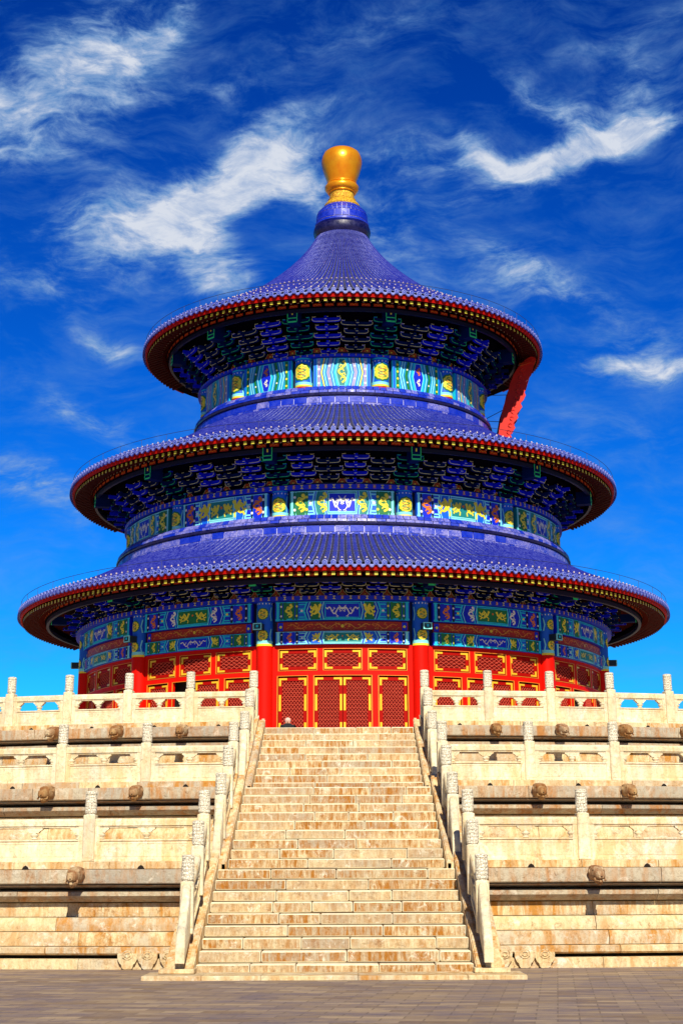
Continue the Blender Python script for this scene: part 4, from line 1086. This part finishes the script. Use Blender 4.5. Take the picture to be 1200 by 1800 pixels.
# ---- glazed ridge rings at the foot of each upper drum
def blocks(q, prof, n, mt, gap=.018, lim=rad(115)):
    dth = 2*pi/n; k = int(lim/dth)
    for i in range(-k, k+1):
        a = dth*i; R = max(p[0] for p in prof); dr = random.uniform(-.004, .004)
        q.sweep([(r+dr, z) for r, z in prof], a-dth/2+gap/R, a+dth/2-gap/R, mt[0] if random.random() > mt[2] else mt[1], 2, False, True)
def ridge(R, z0, z1, nm, nb, pale):
    q = MB(); h = z1-z0
    q.sweep([(R-.02, z0), (R-.06, z0+h*.5), (R-.4, z1)], -pi, pi, 'mortar_white', 120)
    blocks(q, [(R-.05, z0+.02), (R+.06, z0+.03), (R+.06, z0+h*.13), (R-.04, z0+h*.14)], nb*2, ('tile_brick', 'tile_brick_pale', pale))
    blocks(q, [(R-.1, z0+h*.16), (R+.0, z0+h*.17), (R-.01, z0+h*.46), (R-.1, z0+h*.47)], nb, ('tile_brick', 'tile_brick_pale', pale*.8), .018)
    q.sweep([(R-.05, z0+h*.48), (R+.05, z0+h*.50), (R+.07, z0+h*.56), (R+.04, z0+h*.61), (R-.1, z0+h*.62)], -SEG, SEG, 'tile_dark', 120)
    blocks(q, [(R-.12, z0+h*.63), (R+.03, z0+h*.64), (R+.01, z0+h*.76), (R-.1, z0+h*.77)], int(nb*1.5), ('tile_brick', 'tile_brick_pale', pale))
    blocks(q, [(R-.16, z0+h*.78), (R-.03, z0+h*.79), (R-.2, z0+h*1.0), (R-.4, z0+h*1.0)], int(nb*2.), ('tile_brick', 'tile_brick_pale', pale))
    part(q, nm, H, 40)
ridge(11.22, 15.93, 16.90, 'middle_drum_ridge', 110, .75); ridge(7.58, 22.88, 23.90, 'upper_drum_ridge', 72, .35)
# ---- finial
q = MB(); q.lathe([(1.36, 34.35), (1.50, 34.55), (1.53, 34.70), (1.50, 34.90), (1.40, 34.98)], (0, 0, 0), 'tile_dark', 48)
q.lathe([(1.38, 34.99), (1.45, 35.06), (1.44, 35.18), (1.36, 35.22)], (0, 0, 0), 'tile_brick', 48)
q.lathe([(1.37, 35.22), (1.34, 35.66), (1.27, 35.86), (1.10, 36.02), (.93, 36.17)], (0, 0, 0), 'mortar_white', 40)
for n_, z0, z1, r0, r1 in ((22, 35.25, 35.62, 1.40, 1.37), (34, 35.65, 35.80, 1.365, 1.32), (30, 35.83, 35.98, 1.31, 1.17), (26, 36.01, 36.17, 1.15, .96)):
    dth = 2*pi/n_
    for i in range(n_): q.sweep([(r0-.1, z0), (r0, z0), (r1, z1), (r1-.1, z1)], dth*i+.008, dth*(i+1)-.008, 'tile_brick', 2, False, True)
base_ = part(q, 'finial_base', H, 40)
q = MB(); q.lathe([(.95, 36.18), (.97, 36.24), (.93, 36.34), (.80, 36.48), (.74, 36.56), (.76, 36.62), (.70, 36.66)], (0, 0, 0), 'gilt_relief', 48)
q.lathe([(.68, 36.66), (.66, 36.9), (.67, 37.08)], (0, 0, 0), 'gilt_relief', 48)
q.lathe([(.70, 37.03), (.76, 37.05), (.76, 37.09), (.70, 37.11)], (0, 0, 0), 'gilt', 48)
q.lathe([(.72, 37.56), (.80, 37.58), (.80, 37.63), (.73, 37.65)], (0, 0, 0), 'gilt', 48)
q.lathe([(.70, 37.08), (.85, 37.16), (.92, 37.28), (.92, 37.40), (.84, 37.52), (.72, 37.58), (.70, 37.60)], (0, 0, 0), 'gilt', 48)
q.lathe([(.72, 37.58), (.79, 37.72), (.88, 37.98), (.98, 38.26), (1.06, 38.54), (1.10, 38.80), (1.09, 39.0), (1.04, 39.2), (.95, 39.40), (.75, 39.56), (.50, 39.67), (.24, 39.72), (.02, 39.73)], (0, 0, 0), 'gilt', 56)
part(q, 'golden_finial', H, 40)
# ================================================================== name board leaning under the top eave
Bd = thing('name_board', 'tall red carved name board leaning edge-on under the top eave at right', 'sign board', (8.1, -1.1, 22.75))
org = Vector(Bd.location)
A0 = Vector((7.95, 0, 22.85)); A1 = Vector((9.05, 0, 26.9)); ax = (A1-A0).normalized(); nx_ = Vector((ax.z, 0, -ax.x)); Lb = (A1-A0).length
def bp(s, n, y): v = A0+ax*s+nx_*n; return (v.x-org.x, y-org.y, v.z-org.z)
q = MB(); q.hexa([bp(0, 0, -1.0), bp(0, .12, -1.0), bp(Lb, .12, -1.0), bp(Lb, 0, -1.0), bp(0, 0, 1.0), bp(0, .12, 1.0), bp(Lb, .12, 1.0), bp(Lb, 0, 1.0)], 'red_deep'); q.build('panel', Bd)
OUTL = [(875, 766), (879, 742), (884, 714), (892, 691), (896, 672), (903, 655), (913, 640), (923, 631), (933, 626), (939, 626), (941, 633), (937, 646), (933, 660), (927, 668), (923, 671),
        (926, 677), (924, 683), (921, 690), (923, 696), (919, 704), (914, 709), (917, 716), (912, 723), (908, 727), (910, 735), (904, 741), (901, 745), (905, 752), (901, 758), (896, 762), (899, 769)]
def flare(y, sg, nm):
    q = MB(); pts = [(7.86+.0287*(a-875)+.0012*(768-b2), 23.02+.0302*(768-b2)) for a, b2 in OUTL]
    # curls outwards towards the carved edge
    q.prism(pts, 0, .11, 'board_red', lambda x, z, t: (x-org.x, y+sg*(.28*max(0, (x-7.9-(z-23)*.27)))+sg*t-org.y, z-org.z))
    for i in range(10):
        z_ = 23.3+i*.36; xc = 8.35+(z_-23)*.25
        q.tube([(xc+(.05+.012*j)*cos(j*.62)-org.x, y+sg*(.28*(xc-7.9-(z_-23)*.27)+.12)-org.y, z_+(.05+.012*j)*sin(j*.62)-org.z) for j in range(12)], .028, 'board_red', 5)
    q.build(nm, Bd, 40)
flare(-1.0, -1, 'carved_border'); flare(1.0, 1, 'carved_border')
q = MB(); n = 20; rows = []
for i in range(n+1):
    y = -1.35+2.7*i/n; e = .10*abs(sin(i/n*pi*4)); rows.append([bp(Lb, 0, y), bp(Lb+.42+e, .72, y), bp(Lb+.36+e, .80, y), bp(Lb-.08, .08, y)])
q.grid(rows, 'p_orange', True); q.build('top_border', Bd)
q = MB()
for (s, z_, x) in ((1.1, 23.95, 7.1), (1.9, 23.95, 7.1), (2.6, 25.3, 7.2)):
    q.tube([bp(s, 0, -.9), (x-org.x, -1.0-org.y, z_-org.z)], .018, 'wire', 5)
q.build('support_cable', Bd)
# ================================================================== visitor by the doors
PZ = 3*TH
Pn = thing('person', 'person in black clothes and pale pink hat before the left red door', 'person', (-2.02, yd(60.6), PZ))
V = [(0, 0, .93), (0, .01, 1.15), (0, .01, 1.36), (0, 0, 1.47), (0, -.01, 1.56), (0, -.01, 1.66),   # pelvis..head top
     (-.20, .01, 1.43), (-.28, .02, 1.12), (-.22, -.06, .88), (-.22, -.10, .80), (.20, .01, 1.43), (.28, .02, 1.12), (.22, -.06, .88), (.22, -.10, .80),
     (-.09, 0, .88), (-.10, -.01, .48), (-.10, .03, .09), (-.11, -.12, .04), (.09, 0, .88), (.10, -.01, .48), (.10, .03, .09), (.11, -.12, .04)]
Rr = [.17, .17, .20, .085, .085, .075, .06, .045, .033, .02, .06, .045, .033, .02, .09, .065, .045, .035, .09, .065, .045, .035]
Ed = [(0, 1), (1, 2), (2, 3), (3, 4), (4, 5), (2, 6), (6, 7), (7, 8), (8, 9), (2, 10), (10, 11), (11, 12), (12, 13), (0, 14), (14, 15), (15, 16), (16, 17), (0, 18), (18, 19), (19, 20), (20, 21)]
# fingers
def hand(sx, base):
    for k, (dx, L) in enumerate(((-.024, .07), (-.008, .08), (.008, .075), (.024, .06))):
        a = len(V); V.append((.22*sx+dx, -.115, .775)); V.append((.22*sx+dx, -.125, .775-L*.55)); V.append((.22*sx+dx*.9, -.115, .775-L)); Rr.extend([.009, .008, .007])
        Ed.extend([(base, a), (a, a+1), (a+1, a+2)])
    a = len(V); V.append((.22*sx-.03*sx, -.14, .79)); V.append((.22*sx-.035*sx, -.155, .755)); Rr.extend([.011, .009]); Ed.extend([(base, a), (a, a+1)])
hand(-1, 9); hand(1, 13)
me = bpy.data.meshes.new('body'); me.from_pydata(V, Ed, []); ob = bpy.data.objects.new('body_src', me); COL.objects.link(ob)
sk = ob.modifiers.new('skin', 'SKIN'); sk.use_smooth_shade = True
for i, vv in enumerate(me.skin_vertices[0].data): vv.radius = (Rr[i], Rr[i]*.85); vv.use_root = (i == 0)
ob.modifiers.new('sub', 'SUBSURF').levels = 2
dg = bpy.context.evaluated_depsgraph_get(); m2 = bpy.data.meshes.new_from_object(ob.evaluated_get(dg))
bpy.data.objects.remove(ob)
m2.materials.clear()
for x in ('cloth_black', 'skin', 'hair'): m2.materials.append(MATS[x])
for p in m2.polygons:
    c = p.center
    p.material_index = 1 if (c.z > 1.50 or (abs(c.x) > .16 and c.z < .86 and c.z > .6)) else 0
bo = bpy.data.objects.new('body', m2); COL.objects.link(bo); bo.parent = Pn; Pn.scale = (1.15, 1.1, 1.05)
q = MB()
q.lathe([(.088, .02), (.098, .06), (.094, .10), (.075, .14), (.04, .165), (.004, .172)], (0, .012, 1.53), 'hat_cloth', 16)
q.build('hat', Pn, 60)
q = MB()
for sx in (-1, 1): q.lathe([(.002, -.008), (.009, 0), (.002, .008)], (sx*.03, -.083, 1.585), 'cloth_black', 8); q.lathe([(.004, -.025), (.014, 0), (.004, .025)], (sx*.083, .0, 1.57), 'skin', 8)
q.tube([(0, -.08, 1.59), (0, -.103, 1.555), (0, -.083, 1.545)], [.008, .013, .008], 'skin', 6); q.tube([(-.022, -.083, 1.522), (0, -.088, 1.52), (.022, -.083, 1.522)], .005, 'red_deep', 6)
q.build('face', Pn, 60)
